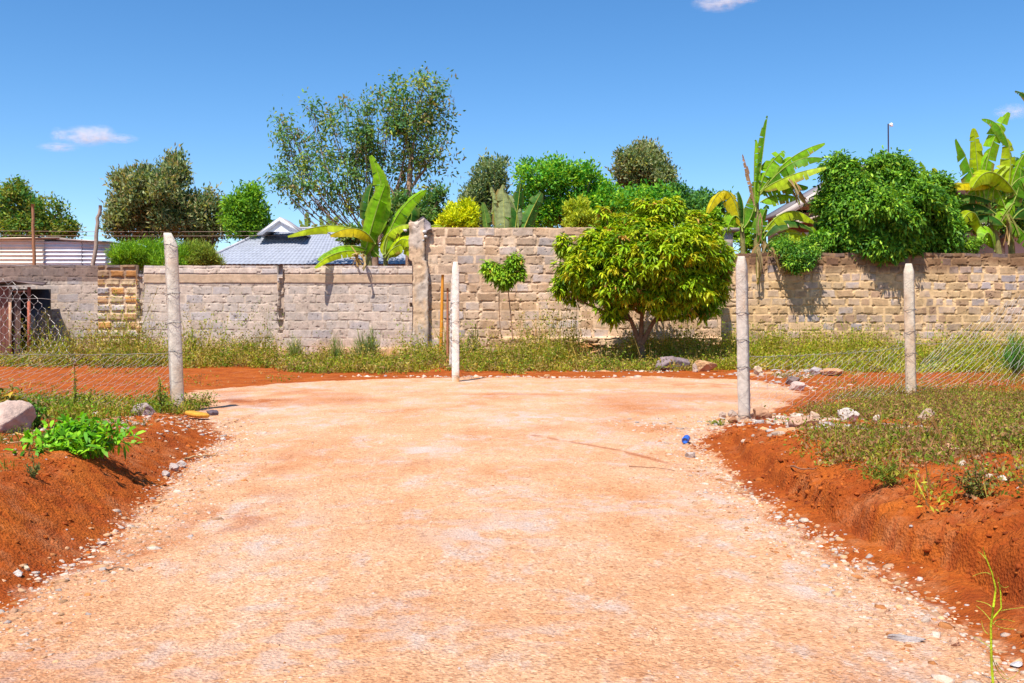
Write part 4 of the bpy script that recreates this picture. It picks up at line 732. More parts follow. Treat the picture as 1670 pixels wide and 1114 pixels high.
banana('banana plant with yellowing leaves at the far right edge over the dark wall top', P(1640, 556, 28.4)*np.array([1, 1, 0]),
    [((P(1632, 556, 28.5), P(1632, 440, 28.5), P(1610, 330, 28.3)), .12), ((P(1655, 556, 28.8), P(1652, 440, 28.7), P(1640, 310, 28.5)), .12)],
    [((1606, 335), (1612, 255), (1645, 183), 26, dict(roll=(-.4, -1, .3), tear=.7, col=G1, hang=.1)), ((1648, 245), (1628, 205), (1601, 194), 20, dict(roll=(0, -.7, .9), tear=.15, col=G2)), ((1592, 325), (1582, 275), (1559, 226), 28, dict(roll=(.3, -1, .2), tear=.9, col=G2, hang=.7)), ((1598, 325), (1594, 270), (1588, 209), 22, dict(roll=(-.3, -1, .2), tear=.6, col=G3)),
     ((1658, 318), (1618, 281), (1586, 306), 32, dict(roll=(0, -.9, .6), tear=.1, col=G3, dd=(0, -.4, -.6), fold=.6)), ((1618, 305), (1580, 298), (1549, 308), 20, dict(roll=(0, -.8, .8), tear=.5, col=GY, dd=(0, -.2, -.4))), ((1620, 330), (1575, 318), (1535, 332), 30, dict(roll=(0, -.3, 1), tear=.2, col=GD)), ((1625, 350), (1580, 332), (1540, 362), 30, dict(roll=(0, -.4, 1), tear=.2, col=GD)),
     ((1640, 320), (1648, 265), (1640, 225), 24, dict(roll=(0, -1, .3), tear=.5, col=G3)), ((1605, 395), (1588, 347), (1564, 370), 26, dict(roll=(0, -1, .6), tear=.15, col=G3, dd=(0, -.3, -.5))), ((1622, 410), (1612, 380), (1600, 400), 24, dict(roll=(0, -1, .2), tear=.05, col=G1, dd=(0, -.3, -.4))), ((1645, 320), (1668, 255), (1700, 230), 30, dict(roll=(0, -.8, .8), tear=.6, col=G1, hang=.4)),
     ((1640, 325), (1665, 290), (1700, 300), 28, dict(roll=(0, -.8, .8), tear=.6, col=G2, hang=.5)), ((1700, 300), (1692, 190), (1656, 148), 20, dict(roll=(.6, -1, .3), tear=.95, col=GD, hang=.8)), ((1640, 340), (1620, 300), (1600, 285), 24, dict(roll=(0, -1, .3), tear=.4, col=G1)), ((1645, 345), (1660, 310), (1665, 270), 30, dict(roll=(0, -1, .3), tear=.5, col=G2)), ((1610, 325), (1620, 290), (1640, 270), 20, dict(roll=(0, -1, .3), tear=.5, col=G3)), ((1650, 360), (1680, 340), (1710, 370), 30, dict(roll=(0, -.6, .8), tear=.4, col=GD)), ((1640, 370), (1600, 350), (1560, 385), 26, dict(roll=(0, -.4, .9), tear=.2, col=GD)), ((1645, 360), (1670, 380), (1690, 410), 26, dict(roll=(0, -.8, .6), tear=.4, col=G2)), ((1620, 330), (1625, 300), (1650, 270), 26, dict(roll=(.3, -1, .4), tear=.3, col=G3)), ((1612, 335), (1600, 290), (1612, 250), 24, dict(roll=(-.3, -1, .2), tear=.5, col=G1)), ((1655, 330), (1640, 345), (1625, 375), 24, dict(roll=(0, -1, .4), tear=.2, col=G1))],
    d0=28.2, wk=1.4, dead=[(1640, 345, 1648, 385, 9, 10, 28.2)])
banana('fan of pale upright banana leaves rising behind the tall wall', P(825, 556, 30)*np.array([1, 1, 0]),
    [((P(828, 556, 30.3), P(828, 470, 30.3), P(828, 400, 30.2)), .12)],
    [((824, 405), (822, 350), (820, 301), 36, dict(roll=(.1, -1, .1), tear=.75, hang=.15, col=GP, fold=.35, ribcol=(.6, .62, .2))), ((812, 405), (806, 350), (802, 305), 18, dict(roll=(-.7, -1, .1), tear=.9, col=GP, hang=.4)), ((838, 400), (843, 350), (849, 300), 24, dict(roll=(.3, -1, .1), tear=.3, col=GD, ribcol=(.6, .6, .1))), ((845, 400), (862, 355), (883, 314), 30, dict(roll=(.1, -1, .2), tear=.5, col=(.10, .26, .05), ribcol=(.65, .6, .1))), ((800, 400), (793, 362), (788, 330), 16, dict(roll=(0, -1, .1), tear=.4, col=(.16, .32, .06))), ((845, 372), (842, 345), (828, 318), 18, dict(roll=(0, -1, .1), tear=.2, col=GP))], d0=30)
for lab, cx, lv in (('distant banana plant just right of the small white gable', 503, [((500, 385), (502, 362), (500, 346), 12), ((502, 385), (494, 370), (488, 358), 8), ((502, 385), (510, 372), (518, 366), 8), ((530, 385), (525, 365), (522, 352), 8)]), ('distant banana plant left of the airy tree limbs', 540, [((536, 385), (537, 362), (533, 350), 12), ((540, 385), (546, 362), (556, 352), 10), ((545, 385), (552, 370), (562, 362), 8)])):
    banana(lab, P(cx, 556, 44)*np.array([1, 1, 0]), [((P(cx, 556, 44), P(cx, 450, 44), P(cx, 380, 44)), .15)], [(*l, dict(roll=(rng.uniform(-.5, .5), -1, .2), tear=.5, col=(.20, .30, .05))) for l in lv], d0=44)
banana('two bright banana leaves poking out behind the broad dark green tree', P(1510, 556, 30)*np.array([1, 1, 0]), [((P(1515, 556, 30), P(1515, 450, 30), P(1512, 320, 30)), .12)],
    [((1514, 320), (1510, 285), (1501, 263), 16, dict(roll=(.2, -1, .2), tear=.3, col=G1)), ((1518, 300), (1505, 285), (1486, 282), 14, dict(roll=(0, -.8, .8), tear=.1, col=GY)), ((1514, 310), (1525, 285), (1520, 275), 12, dict(roll=(0, -1, .2), tear=.2, col=G3))], d0=29.6)

# ------------------------------------------------------------------ buildings behind
def tiled(mb, a, b, c, d_, nu, nv, amp, col):
    """wavy tiled slope spanned by a,b (eave) and d_,c (ridge)"""
    a, b, c, d_ = map(np.array, (a, b, c, d_)); n = unit(np.cross(b-a, d_-a)); U = nu*8; Vn = nv*5
    u = np.linspace(0, 1, U+1)[None, :, None]; v = np.linspace(0, 1, Vn+1)[:, None, None]
    S0 = (a*(1-u)+b*u)*(1-v)+(d_*(1-u)+c*u)*v; ph = (v*nv) % 1; row = np.floor(v*nv+1e-6)
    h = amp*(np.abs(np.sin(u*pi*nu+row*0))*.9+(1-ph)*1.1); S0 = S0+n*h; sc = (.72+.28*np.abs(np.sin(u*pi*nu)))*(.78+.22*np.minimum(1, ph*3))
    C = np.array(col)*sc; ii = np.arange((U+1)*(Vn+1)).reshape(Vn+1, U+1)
    mb.add(S0.reshape(-1, 3), np.stack([ii[:-1, :-1], ii[:-1, 1:], ii[1:, 1:], ii[1:, :-1]], -1).reshape(-1, 4), np.broadcast_to(C, S0.shape).reshape(-1, 3))
def left_house():
    t = empty('house', P(540, 556, 40)*np.array([1, 1, 0])); tag(t, 'low house with a grey scalloped tile roof and small white gable', 'house')
    A, B = P(318, 432, 36), P(790, 432, 36); R0, R1 = P(442, 374, 41), P(680, 374, 41); zt = A[2]
    m = MB(); box(m, A[0]+.4, B[0]-.4, 36.5, 46, 0, zt+.05, (.70, .66, .6)); m.build('wall', PAINT, t)
    m = MB(); tiled(m, A, B, R1, R0, 62, 15, .02, (.36, .38, .45))
    AB, BB = A+(0, 10, 0), B+(0, 10, 0); m.add([A, R0, AB, B, R1, BB], [np.array([[0, 1, 2], [3, 5, 4]])], (.5, .49, .54)); m.add([AB, BB, R1, R0], np.array([[1, 0, 3, 2]]), (.42, .41, .46)); r = m.build('roof', TILE, t)
    m = MB(); tube(m, [A+(0, 0, .03), R0+(0, 0, .06)], .06, 6, (.48, .46, .50)); tube(m, [R0+(0, 0, .04), R1+(0, 0, .04)], .06, 6, (.48, .46, .50)); m.build('ridge_cap', TILE, r)
    # small gable
    a, b, ap = P(424, 378, 38.5), P(492, 378, 38.5), P(457, 355, 38.5)
    m = MB(); m.add([a+(.12, .0, 0), b+(-.12, 0, 0), ap+(0, 0, -.08)], np.array([[0, 1, 2]]), (.80, .79, .80)); g = m.build('gable', PAINT, t)
    m = MB(); ev = 1.6
    for e, s_ in ((a, -1), (b, 1)): slab(m, [e+(s_*.12, -.05, -.08), ap+(0, -.05, .03), ap+(0, ev, .03), e+(s_*.12, ev, -.08)][::s_*-1 if s_ < 0 else -1], (s_*.5, 0, 1), .05, (.34, .31, .32))
    m.build('gable_roof', TILE, t)
    for e, s_ in ((a, -1), (b, 1)):
        m = MB(); q = [e+(s_*.10, -.08, -.12), ap+(0, -.08, .0), ap+(0, -.08, -.16), e+(s_*-.10, -.08, -.12)]
        slab(m, q, (0, -1, 0), .04, (.85, .84, .84)); m.build('bargeboard', PAINT, t)
left_house()
def right_house():
    d = 36.; t = empty('house', P(1450, 556, d)*np.array([1, 1, 0])); tag(t, 'orange walled house with dark roof and white fascia hidden behind the right trees', 'house')
    x0, x1 = wx_(1262, d), wx_(1690, d); ze = HC+(HY-345)/F*d
    m = MB(); box(m, x0+.5, x1-.5, d+.4, d+2.8, 0, ze+.1, (.68, .30, .14))
    prism(m, [(x0+.6, ze), (wx_(1400, d), HC+(HY-272)/F*d), (wx_(1440, d), HC+(HY-272)/F*d), (x1-.6, ze)], d+.4, d+.6, (.68, .30, .14)); m.build('wall', PAINT, t)
    m = MB(); top = HC+(HY-271)/F*d; xl, xr = wx_(1395, d), wx_(1445, d)
    slab(m, [(x0, d-.3, ze-.1), (xl, d-.3, top), (xl, d+2.8, top), (x0, d+2.8, ze-.1)][::-1], (-.5, 0, 1), .12, (.22, .19, .19)); slab(m, [(xr, d-.3, top), (x1, d-.3, ze+.15), (x1, d+2.8, ze+.15), (xr, d+2.8, top)][::-1], (.3, 0, 1), .12, (.22, .19, .19)); slab(m, [(xl, d-.3, top), (xr, d-.3, top), (xr, d+2.8, top), (xl, d+2.8, top)], (0, 0, 1), .12, (.22, .19, .19)); m.build('roof', TILE, t)
    m = MB(); slab(m, [(x0, d-.34, ze-.16), (xl, d-.34, top-.06), (xl, d-.34, top-.34), (x0, d-.34, ze-.42)], (0, -1, 0), .03, (.55, .45, .40)); m.build('fascia', PAINT, t)
    m = MB(); slab(m, [(wx_(1255, d), d-1.3, HC+(HY-380)/F*d), (wx_(1330, d), d-1.3, HC+(HY-352)/F*d), (wx_(1345, d), d+.3, HC+(HY-346)/F*d), (wx_(1250, d), d+.3, HC+(HY-366)/F*d)], (0, -.4, 1), .09, (.50, .36, .28)); m.build('porch_roof', TILE, t)
    m = MB(); box(m, wx_(1268, d), wx_(1330, d), d-.2, d+.3, HC+(HY-386)/F*d, HC+(HY-380)/F*d, (.8, .76, .72)); m.build('beam', PAINT, t)
    m = MB(); box(m, wx_(1262, d), wx_(1290, d), d-.1, d+.38, 0, HC+(HY-388)/F*d, (.6, .42, .33)); m.build('porch_column', PAINT, t)
right_house()
def pink_house():
    d = 33.; t = empty('small_house', P(1610, 556, d)*np.array([1, 1, 0])); tag(t, 'low peach walled house with pale fascia behind the far right banana plant', 'house')
    m = MB(); box(m, wx_(1560, d), wx_(1700, d), d, d+4, 0, HC+(HY-372)/F*d, (.72, .48, .36)); m.build('wall', PAINT, t)
    m = MB(); slab(m, [(wx_(1548, d), d-.6, HC+(HY-362)/F*d), (wx_(1615, d), d-.6, HC+(HY-374)/F*d), (wx_(1700, d), d-.6, HC+(HY-376)/F*d), (wx_(1700, d), d+4.2, HC+(HY-348)/F*d)][::1], (0, -.3, 1), .08, (.45, .35, .3)); m.build('roof', TILE, t)
    m = MB(); slab(m, [(wx_(1575, d), d-.63, HC+(HY-364)/F*d), (wx_(1616, d), d-.63, HC+(HY-372)/F*d), (wx_(1616, d), d-.63, HC+(HY-378)/F*d), (wx_(1575, d), d-.63, HC+(HY-370)/F*d)], (0, -1, 0), .03, (.8, .72, .66)); m.build('fascia', PAINT, t)
pink_house()
def corrugated(mb, x0, x1, y, z0, z1, pitch, amp, col, vertical=False, thick=.01):
    if vertical:
        n = int((x1-x0)/pitch*8)+1; u = np.linspace(x0, x1, n); off = amp*np.sin((u-x0)/pitch*2*pi); a = np.stack([u, y-off, np.full(n, z0)], -1); b = np.stack([u, y-off, np.full(n, z1)], -1); sc = .8+.2*np.sin((u-x0)/pitch*2*pi)
    else:
        n = int((z1-z0)/pitch*8)+1; u = np.linspace(z0, z1, n); off = amp*np.sin((u-z0)/pitch*2*pi); a = np.stack([np.full(n, x0), y-off, u], -1); b = np.stack([np.full(n, x1), y-off, u], -1)
    V = np.vstack([a, b, a+(0, thick, 0), b+(0, thick, 0)]); i = np.arange(n-1); mb.add(V, [np.stack([i, i+1, i+1+n, i+n], -1), np.stack([i+2*n, i+3*n, i+1+3*n, i+1+2*n], -1)], col)
def iron_shed():
    d = 31.; t = empty('iron_shed', P(80, 556, d)*np.array([1, 1, 0])); tag(t, 'low shed of horizontal corrugated iron sheets behind the far left wall', 'shed')
    zt, zb = HC+(HY-391)/F*d, HC+(HY-450)/F*d; pals = [(.80, .70, .60), (.78, .72, .64), (.66, .64, .68), (.62, .60, .66), (.60, .58, .60)]
    for (a, b, py), c in zip(((-60, 52, 391), (52, 73, 391), (73, 134, 393), (134, 181, 394), ), pals):
        m = MB(); corrugated(m, wx_(a, d), wx_(b, d)-.01, d+rng.uniform(-.02, .02), zb, HC+(HY-py)/F*d, .125, .03, c); m.build('iron_sheet', SHEET, t)
    m = MB(); box(m, wx_(-60, d), wx_(178, d), d+.1, d+3.5, 0, zt-.1, (.3, .28, .27)); m.build('body', WOOD, t)
    m = MB(); slab(m, [(wx_(-62, d), d-.18, zt+.03), (wx_(100, d), d-.18, zt+.08), (wx_(100, d), d+4, zt+.02), (wx_(-62, d), d+4, zt-.02)], (0, 0, 1), .05, (.48, .36, .26)); slab(m, [(wx_(95, d), d-.15, zt+.04), (wx_(184, d), d-.15, zt-.06), (wx_(184, d), d+4, zt-.06), (wx_(95, d), d+4, zt)], (0, 0, 1), .05, (.40, .33, .30)); m.build('roof', SHEET, t)
iron_shed()
def latrine():
    d = 24.6; t = empty('small_shed', P(20, 590, d)*np.array([1, 1, 0])); tag(t, 'small rusty red iron hut with open dark doorway against the left wall', 'shed')
    zr = HC+(HY-466)/F*d; x = lambda px: wx_(px, d); y1 = 25.75
    m = MB(); corrugated(m, x(-60), x(17), d, -.05, zr-.02, .09, .012, (.22, .08, .055), True); m.build('iron_wall', SHEET, t)
    m = MB(); box(m, x(-60), x(48), y1-.05, y1, -.05, zr-.05, (.05, .035, .03)); box(m, x(-60), x(-58), d, y1, -.05, zr, (.2, .1, .08)); m.build('back_wall', SHEET, t)  # back sheet coloured near black, painting in the dimness inside the doorway
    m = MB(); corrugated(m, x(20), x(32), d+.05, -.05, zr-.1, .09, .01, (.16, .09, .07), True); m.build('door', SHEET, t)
    m = MB(); slab(m, [(x(49), d, -.05), (x(49), y1, -.05), (x(49), y1, 1.34), (x(49), d, 1.34)], (1, 0, 0), .02, (.05, .045, .045)); m.build('shaded_side_wall', SHEET, t)  # shade on the hut's right side is painted in as near-black colour
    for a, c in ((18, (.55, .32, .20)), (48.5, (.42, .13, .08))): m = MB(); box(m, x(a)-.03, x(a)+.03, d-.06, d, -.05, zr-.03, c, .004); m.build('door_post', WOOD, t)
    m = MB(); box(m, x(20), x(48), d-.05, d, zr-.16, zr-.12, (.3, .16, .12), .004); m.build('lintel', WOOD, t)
    m = MB()
    slab(m, [(x(-62), d-.3, zr+.02), (x(36), d-.3, zr+.12), (x(36), y1+.2, zr+.14), (x(-62), y1+.2, zr+.04)], (0, 0, 1), .03, (.16, .11, .10)); slab(m, [(x(34), d-.3, zr+.11), (x(76), d-.22, zr+.02), (wx_(76, 26), y1+.22, zr+.1), (x(34), y1+.2, zr+.13)], (0, 0, 1), .03, (.15, .10, .09)); m.build('roof', SHEET, t)
latrine()
def lamp():
    d = 45.; t = empty('pole_lamp', P(1449, 556, d)*np.array([1, 1, 0])); tag(t, 'thin tall pole with a small white lamp above the broad dark tree', 'lamp')
    m = MB(); tube(m, [P(1449.5, 556, d), P(1449.3, 300, d), P(1448.5, 202, d)], [.05, .035, .03], 8, (.16, .15, .22)); m.build('pole', PAINT, t)
    m = MB(); tube(m, [P(1448.5, 204, d), P(1451, 203, d)], .02, 6, (.5, .5, .5)); m.build('arm', PAINT, t)
    m = MB(); m.add(ICO_V*np.array([.09, .09, .1])+P(1453.5, 203.5, d), ICO_F, (.85, .84, .84)); m.build('lamp_head', PAINT, t, smooth=True)
    m = MB(); tube(m, [P(1453.5, 204, d)+(0, -.08, 0), P(1453.5, 206.5, d)+(0, -.08, 0)], [.05, .06], 8, (.5, .4, .4)); m.build('lens', PAINT, t)
lamp()
for lab, ya, yb in (('upper thin overhead cable crossing the left trees', 376, 377), ('lower thin overhead cable crossing the left trees', 383, 384)):
    m = MB(); tube(m, [P(px, ya+(yb-ya)*i/12+1.5*sin(pi*i/12), 39.0) for i, px in enumerate(np.linspace(-40, 470, 13))], .007, 4, (.38, .26, .2)); tag(m.build('overhead_cable', PAINT, origin=P(200, ya, 39)), lab, 'cable')

# ------------------------------------------------------------------ weeds, plants
def weedfield(name, label, XY, hgt, cols, cw=None, per=9, L=.035, Wl=.016, blade=.35, spread=.07, cat='weeds'):
    n = len(XY); z = zg(XY[:, 0], XY[:, 1]); m = MB()
    k = per; B = np.repeat(np.column_stack([XY, z]), k, 0); H = np.repeat(hgt, k); N_ = len(B); f = rng.random(N_)
    lean = np.repeat(rng.normal(0, .25, (n, 2)), k, 0)
    Pb = B.copy(); Pb[:, :2] += rng.normal(0, spread, (N_, 2))*(.4+f[:, None])+lean*(f*H)[:, None]; Pb[:, 2] += f*H
    D = unit(rng.normal(0, 1, (N_, 3))+np.array([0, 0, .7])); tc = palette(n, cols, cw, .16); C = np.repeat(tc, k, 0)*(1+rng.normal(0, .10, (N_, 1)))
    C = np.clip(C*(.72+.5*fbm(B[:, 0]*1.2, B[:, 1]*1.2, 401, 3))[:, None], .01, .6); leaf4(m, Pb, D, unit(rng.normal(0, 1, (N_, 3))+(0, -.2, .6)), L*rng.uniform(.5, 1.5, N_), Wl*rng.uniform(.6, 1.4, N_), C)
    # stems and blades
    q = rng.random(n) < blade; nb = int(q.sum())*3; Bq = np.repeat(np.column_stack([XY, z])[q], 3, 0); Hq = np.repeat(hgt[q], 3)*rng.uniform(.5, 1.35, nb)
    Bq[:, :2] += rng.normal(0, spread*.5, (nb, 2)); Dq = unit(np.stack([rng.normal(0, .3, nb), rng.normal(0, .3, nb), np.ones(nb)], -1))
    leaf4(m, Bq, Dq, unit(rng.normal(0, 1, (nb, 3))), Hq, np.full(nb, .006)+L*.1, np.repeat(tc[q], 3, 0)*np.array([1.15, 1.05, .9]))
    o = m.build(name, WEED); return tag(o, label, cat, kind='stuff')
OLV = [(.22, .28, .025), (.34, .36, .03), (.42, .32, .08), (.15, .24, .025), (.52, .38, .14), (.32, .20, .09)]
def sample(n, x0, x1, y0, y1, dens):
    x = rng.uniform(x0, x1, n); y = rng.uniform(y0, y1, n); k = rng.random(n) < dens(x, y); return np.column_stack([x, y])[k]
def front(x, y=None):     # nearest edge of the weeds below the walls, as a function of pixel column
    return np.interp(x, [-12, -5.5, -4.5, -3.5, -2, -1, 0, 2, 5, 6, 12], [22.6, 22.3, 20.4, 19.6, 20.0, 20.6, 20.2, 21.0, 21.2, 20.8, 20.0])
def dA(x, y): return ss(y+(fbm(x*1.6, y, 207, 3)-.5)*1.6, front(x)-.2, front(x)+.9)*(.12+ss(fbm(x*1.4, y*1.2, 201, 4), .36, .58))
A1 = sample(26000, -14.5, 4.7, 19, 25.6, dA); hA = (1-.6*ss(-A1[:, 0], 10.2, 11.2))*(.09+.36*ss(A1[:, 1], 21.5, 25.2)*ss(fbm(A1[:, 0]*.8, A1[:, 1]*.3, 203, 3), .3, .65)*(1+1.0*ss(-A1[:, 0], 8.5, 10.5))*.95+.06*rng.random(len(A1)))*rng.uniform(.3, 1.9, len(A1))*(1+1.2*(fbm(A1[:, 0]*2.2, A1[:, 1]*2, 205, 3) > .6))
weedfield('weeds', 'mixed green and straw coloured weeds along the foot of the left and middle walls', A1, hA, OLV+[(.50, .36, .06)], (3, 4, 3, 2, 2, 1.5, 2), per=13, L=.058, Wl=.03, blade=.3)
A2 = sample(20000, 4.2, 17, 19, 26.9, lambda x, y: ss(y, front(x)-.4, front(x)+.8)*(.4+.7*ss(fbm(x*.8, y*.8, 211, 3), .3, .6)))
weedfield('weeds', 'yellow green grassy weeds between the right fences and the ochre wall', A2, (.10+.14*rng.random(len(A2))+.30*ss(A2[:, 1], 22, 26)*rng.uniform(.4, 1.1, len(A2)))*(.2+1.5*ss(fbm(A2[:, 0]*1.6, A2[:, 1]*1.4, 5, 4), .3, .7))*rng.uniform(.6, 1.5, len(A2)), [(.34, .38, .025), (.46, .42, .04), (.24, .34, .025), (.52, .38, .10), (.32, .22, .08)], (3, 3, 2, 2, 1), per=11, L=.06, Wl=.03, blade=.35)
def dB(x, y):
    s_ = x-roadR(y); patch = ss(fbm(x*1.3, y*1.1, 221, 5), .38, .54)
    edge = ss(s_+(fbm(x*2, y*2, 223, 3)-.5)*.5, .38, .75); base = edge*np.clip(.04+.96*patch+.75*np.exp(-((y-6.2)/1.3)**2)*ss(fbm(x*3.2, y*2.4, 227, 3), .38, .5), 0, 1)
    bare = np.exp(-(((x-2.85)/.45)**2+((y-9.7)/.9)**2))+1.2*np.exp(-(((x-2.55)/.55)**2+((y-8.4)/.8)**2))+1.1*np.exp(-(((x-3.2)/.4)**2+((y-8.8)/.35)**2))+.9*np.exp(-(((x-2.9)/.6)**2+((y-10.6)/.5)**2))+1.1*np.exp(-(((x-2.9)/.8)**2+((y-7.9)/.4)**2))+np.exp(-(((x-2.9)/.7)**2+((y-3.7)/.5)**2))*.9+np.exp(-(((x-4.9)/1.6)**2+((y-15.2)/1.2)**2))
    return np.clip(base-bare, 0, 1)
B1 = sample(56000, 1.9, 9.5, 3.4, 14.3, dB)
weedfield('weeds', 'low brown and green scrubby weeds on the raised red bank at right', B1, rng.uniform(.02, .15, len(B1))*rng.choice([.6, 1, 1.8], len(B1), p=[.5, .35, .15])*(.4+fbm(B1[:, 0]*1.5, B1[:, 1]*1.5, 225, 3)), [(.20, .25, .03), (.36, .34, .04), (.32, .17, .07), (.38, .21, .10), (.40, .34, .08), (.20, .30, .03)], (3, 3, 5, 4, 1, 1.5), per=14, L=.027, Wl=.012, blade=.22, spread=.055)
B2 = sample(6000, 5, 12, 14, 20, lambda x, y: .10+.5*ss(fbm(x, y, 231, 3), .5, .65))
B3 = sample(1500, -14, -3.6, 13.6, 22, lambda x, y: .9*ss(fbm(x*1.2, y*1.2, 261, 3), .55, .68)*(x < roadL(y)-.3))
B2 = np.vstack([B2, B3])
weedfield('weeds', 'scattered weeds on the bare red strips behind the wire fences', B2, rng.uniform(.03, .12, len(B2)), OLV, per=7, L=.035, Wl=.015)
C1 = sample(9000, -8.5, -3.75, 8.6, 14.2, lambda x, y: (.1+ss(fbm(x*1.5, y*1.5, 241, 3), .42, .58))*(1-ss(y, 12.4, 13.4))*.8)
weedfield('weeds', 'loose green weeds round the foot of the left wire fence', C1, rng.uniform(.04, .2, len(C1)), OLV+[(.14, .30, .02)], (3, 3, 2, 2, 1, 1, 3), per=9, L=.035, Wl=.015, spread=.06)
C2 = sample(2600, -5, -2.35, 3.4, 9.2, lambda x, y: .8*ss(fbm(x*2, y*2, 251, 3), .46, .56)*ss(roadL(y)-x, .5, .8))
weedfield('weeds', 'sparse dry weeds on top of the left red bank', C2, rng.uniform(.02, .08, len(C2)), [(.2, .2, .04), (.3, .2, .08), (.12, .18, .03)], per=7, L=.02, Wl=.009, spread=.04)
def plant(name, label, px, d, w, h, n, cols, L, Wl, cat='plant', up=.8, stems=9, pyb=None, mat=LEAF, droop=.3, six=True, blade=False):
    x = wx_(px, d); z = zgs(x, d); t = empty(name, (x, d, z)); tag(t, label, cat); m = MB(); s_ = MB(); B = np.array([x, d, z])
    tips = []
    for _ in range(stems):
        q = np.array([np.clip(rng.normal(0, w*.33), -w*.48, w*.48), np.clip(rng.normal(0, w*.3), -w*.45, w*.45), 0]); q[2] = h*rng.uniform(.5, 1.05)*(1-.45*(np.hypot(q[0], q[1])/(w*.5))**2); p = bez(B+(q*(.12, .12, 0))-(0, 0, .03), B+q*(.35, .35, .5), B+q, 6); tips.append(p); tube(s_, p, np.linspace(max(.001, min(.006, h*.011)), max(.0006, h*.005), 6), 5, (.25, .22, .06))
    tips = np.array(tips); i = rng.integers(0, stems, n); f = rng.uniform(.25, 1, n)*5; lo = np.floor(f).astype(int).clip(0, 4); fr_ = (f-lo)[:, None]; Pb = tips[i, lo]*(1-fr_)+tips[i, lo+1]*fr_
    D = unit(rng.normal(0, 1, (n, 3))+(0, 0, up)); C = palette(n, cols, None, .18); Ls = L*rng.uniform(.6, 1.2, n)
    if six: leaf6(m, Pb, D, unit(rng.normal(0, .4, (n, 3))+(0, -.3, 1)), Ls, Wl*rng.uniform(.7, 1.2, n), np.full(n, droop), C)
    else: leaf4(m, Pb, D, unit(rng.normal(0, 1, (n, 3))), Ls, Wl*rng.uniform(.7, 1.2, n), C)
    s_.build('stem', BARK, t); m.build('foliage', mat, t)
BR = [(.18, .46, .01), (.26, .54, .015), (.10, .32, .01)]
plant('leafy_plant', 'vivid green spreading plant on the left red bank', 130, 6.25, .66, .24, 1200, BR, .085, .024, stems=60, droop=.5, up=.2)
plant('leafy_bush', 'mid green bushy weed behind the pale boulder at left', 60, 8.0, .3, .26, 460, [(.12, .30, .02), (.2, .38, .03), (.08, .2, .02)], .045, .018, 'bush', stems=24)
plant('dry_plant', 'yellow brown wilted plant under the netting at far left', 18, 9.3, .42, .34, 240, [(.50, .33, .03), (.34, .22, .06), (.16, .18, .03)], .11, .04, droop=1.2, stems=14, up=0)
plant('dry_plant', 'brown withered plant right of the yellow wilted one', 55, 9.6, .35, .24, 220, [(.24, .14, .06), (.34, .24, .08), (.12, .12, .03)], .08, .03, droop=1.0, stems=12, up=0)
plant('tall_weed', 'tall feathery weed stalk in front of the left red strip', 122, 10.4, .07, .62, 150, OLV[:4], .045, .014, stems=4)
plant('tall_weed', 'shorter forked weed stalk left of the chipped post', 143, 10.2, .10, .40, 130, OLV[:4], .045, .014, stems=5)
plant('tall_weed', 'green weed growing at the foot of the chipped post', 262, 10.9, .16, .42, 200, [(.16, .28, .03), (.24, .32, .03)], .05, .012, stems=9)
plant('tall_weed', 'bright tall weed clump by the wall right of the chipped post', 312, 24.6, .42, .95, 520, [(.24, .36, .03), (.34, .40, .04), (.16, .28, .03)], .10, .02, stems=34, up=1.6)
plant('tall_weed', 'rounded green weed by the wall further right of the chipped post', 370, 23.6, .5, .5, 360, [(.20, .34, .03), (.28, .36, .04)], .08, .022, stems=22)
for lab, px, d, h in (('bluish grass clump left of the tallest straw grass by the wall', 548, 24.0, .62), ('tall bluish green grass clump by the wall left of the pillar', 590, 23.6, .85), ('narrow grass clump nearest the wall pillar', 606, 24.2, .9), ('straw coloured grass clump by the grey wall slot', 483, 24.6, .55)):
    plant('grass_clump', lab, px, d, .4, h, 300, [(.26, .33, .06), (.20, .32, .09), (.36, .34, .10)], .32, .010, 'grass clump', up=3.2, stems=30, mat=WEED, six=False)
plant('tall_weed', 'tall seeding weed just right of the lone white post', 775, 24.3, .34, 1.15, 620, [(.30, .33, .05), (.42, .38, .12), (.18, .28, .03)], .075, .018, stems=22, mat=WEED, up=1.2)
plant('tall_weed', 'bushy green weed at the back of the lone white post', 757, 23.8, .55, .72, 520, [(.18, .28, .03), (.26, .33, .03)], .075, .02, stems=26, mat=WEED)
plant('tall_weed', 'green weed clump left of the round tree trunk', 985, 24.2, .5, .6, 420, [(.20, .34, .04), (.28, .38, .05)], .08, .018, stems=24, mat=WEED, up=1.4)
plant('tall_weed', 'olive weed clump by the orange base stones', 905, 24.4, .55, .5, 360, OLV[:4], .07, .02, stems=22, mat=WEED)
plant('leafy_plant', 'light green seedling at the foot of the young tree', 828, 24.3, .4, .36, 130, [(.24, .42, .03), (.30, .48, .04)], .13, .035, stems=10)
plant('tall_weed', 'dark green reedy clump at the right picture edge behind the netting', 1655, 19.0, .8, .75, 500, [(.08, .24, .04), (.14, .32, .05)], .3, .014, up=2.6, stems=34, mat=WEED, six=False)
plant('scrub_plant', 'dark scrubby plant alone on the crest of the right red bank', 1590, 4.5, .24, .17, 700, [(.12, .17, .02), (.22, .24, .04), (.24, .12, .05)], .016, .008, stems=34, up=.1)
plant('scrub_plant', 'grassy green tuft at the edge of the right red bank', 1450, 5.1, .26, .12, 360, [(.20, .26, .03), (.34, .30, .04), (.12, .2, .02)], .045, .006, stems=22, up=1.2, mat=WEED)
plant('scrub_plant', 'small grey green tuft on the left bank below the vivid plant', 55, 5.25, .09, .12, 150, [(.12, .17, .07), (.18, .2, .06)], .03, .006, stems=14, up=1.5, mat=WEED)
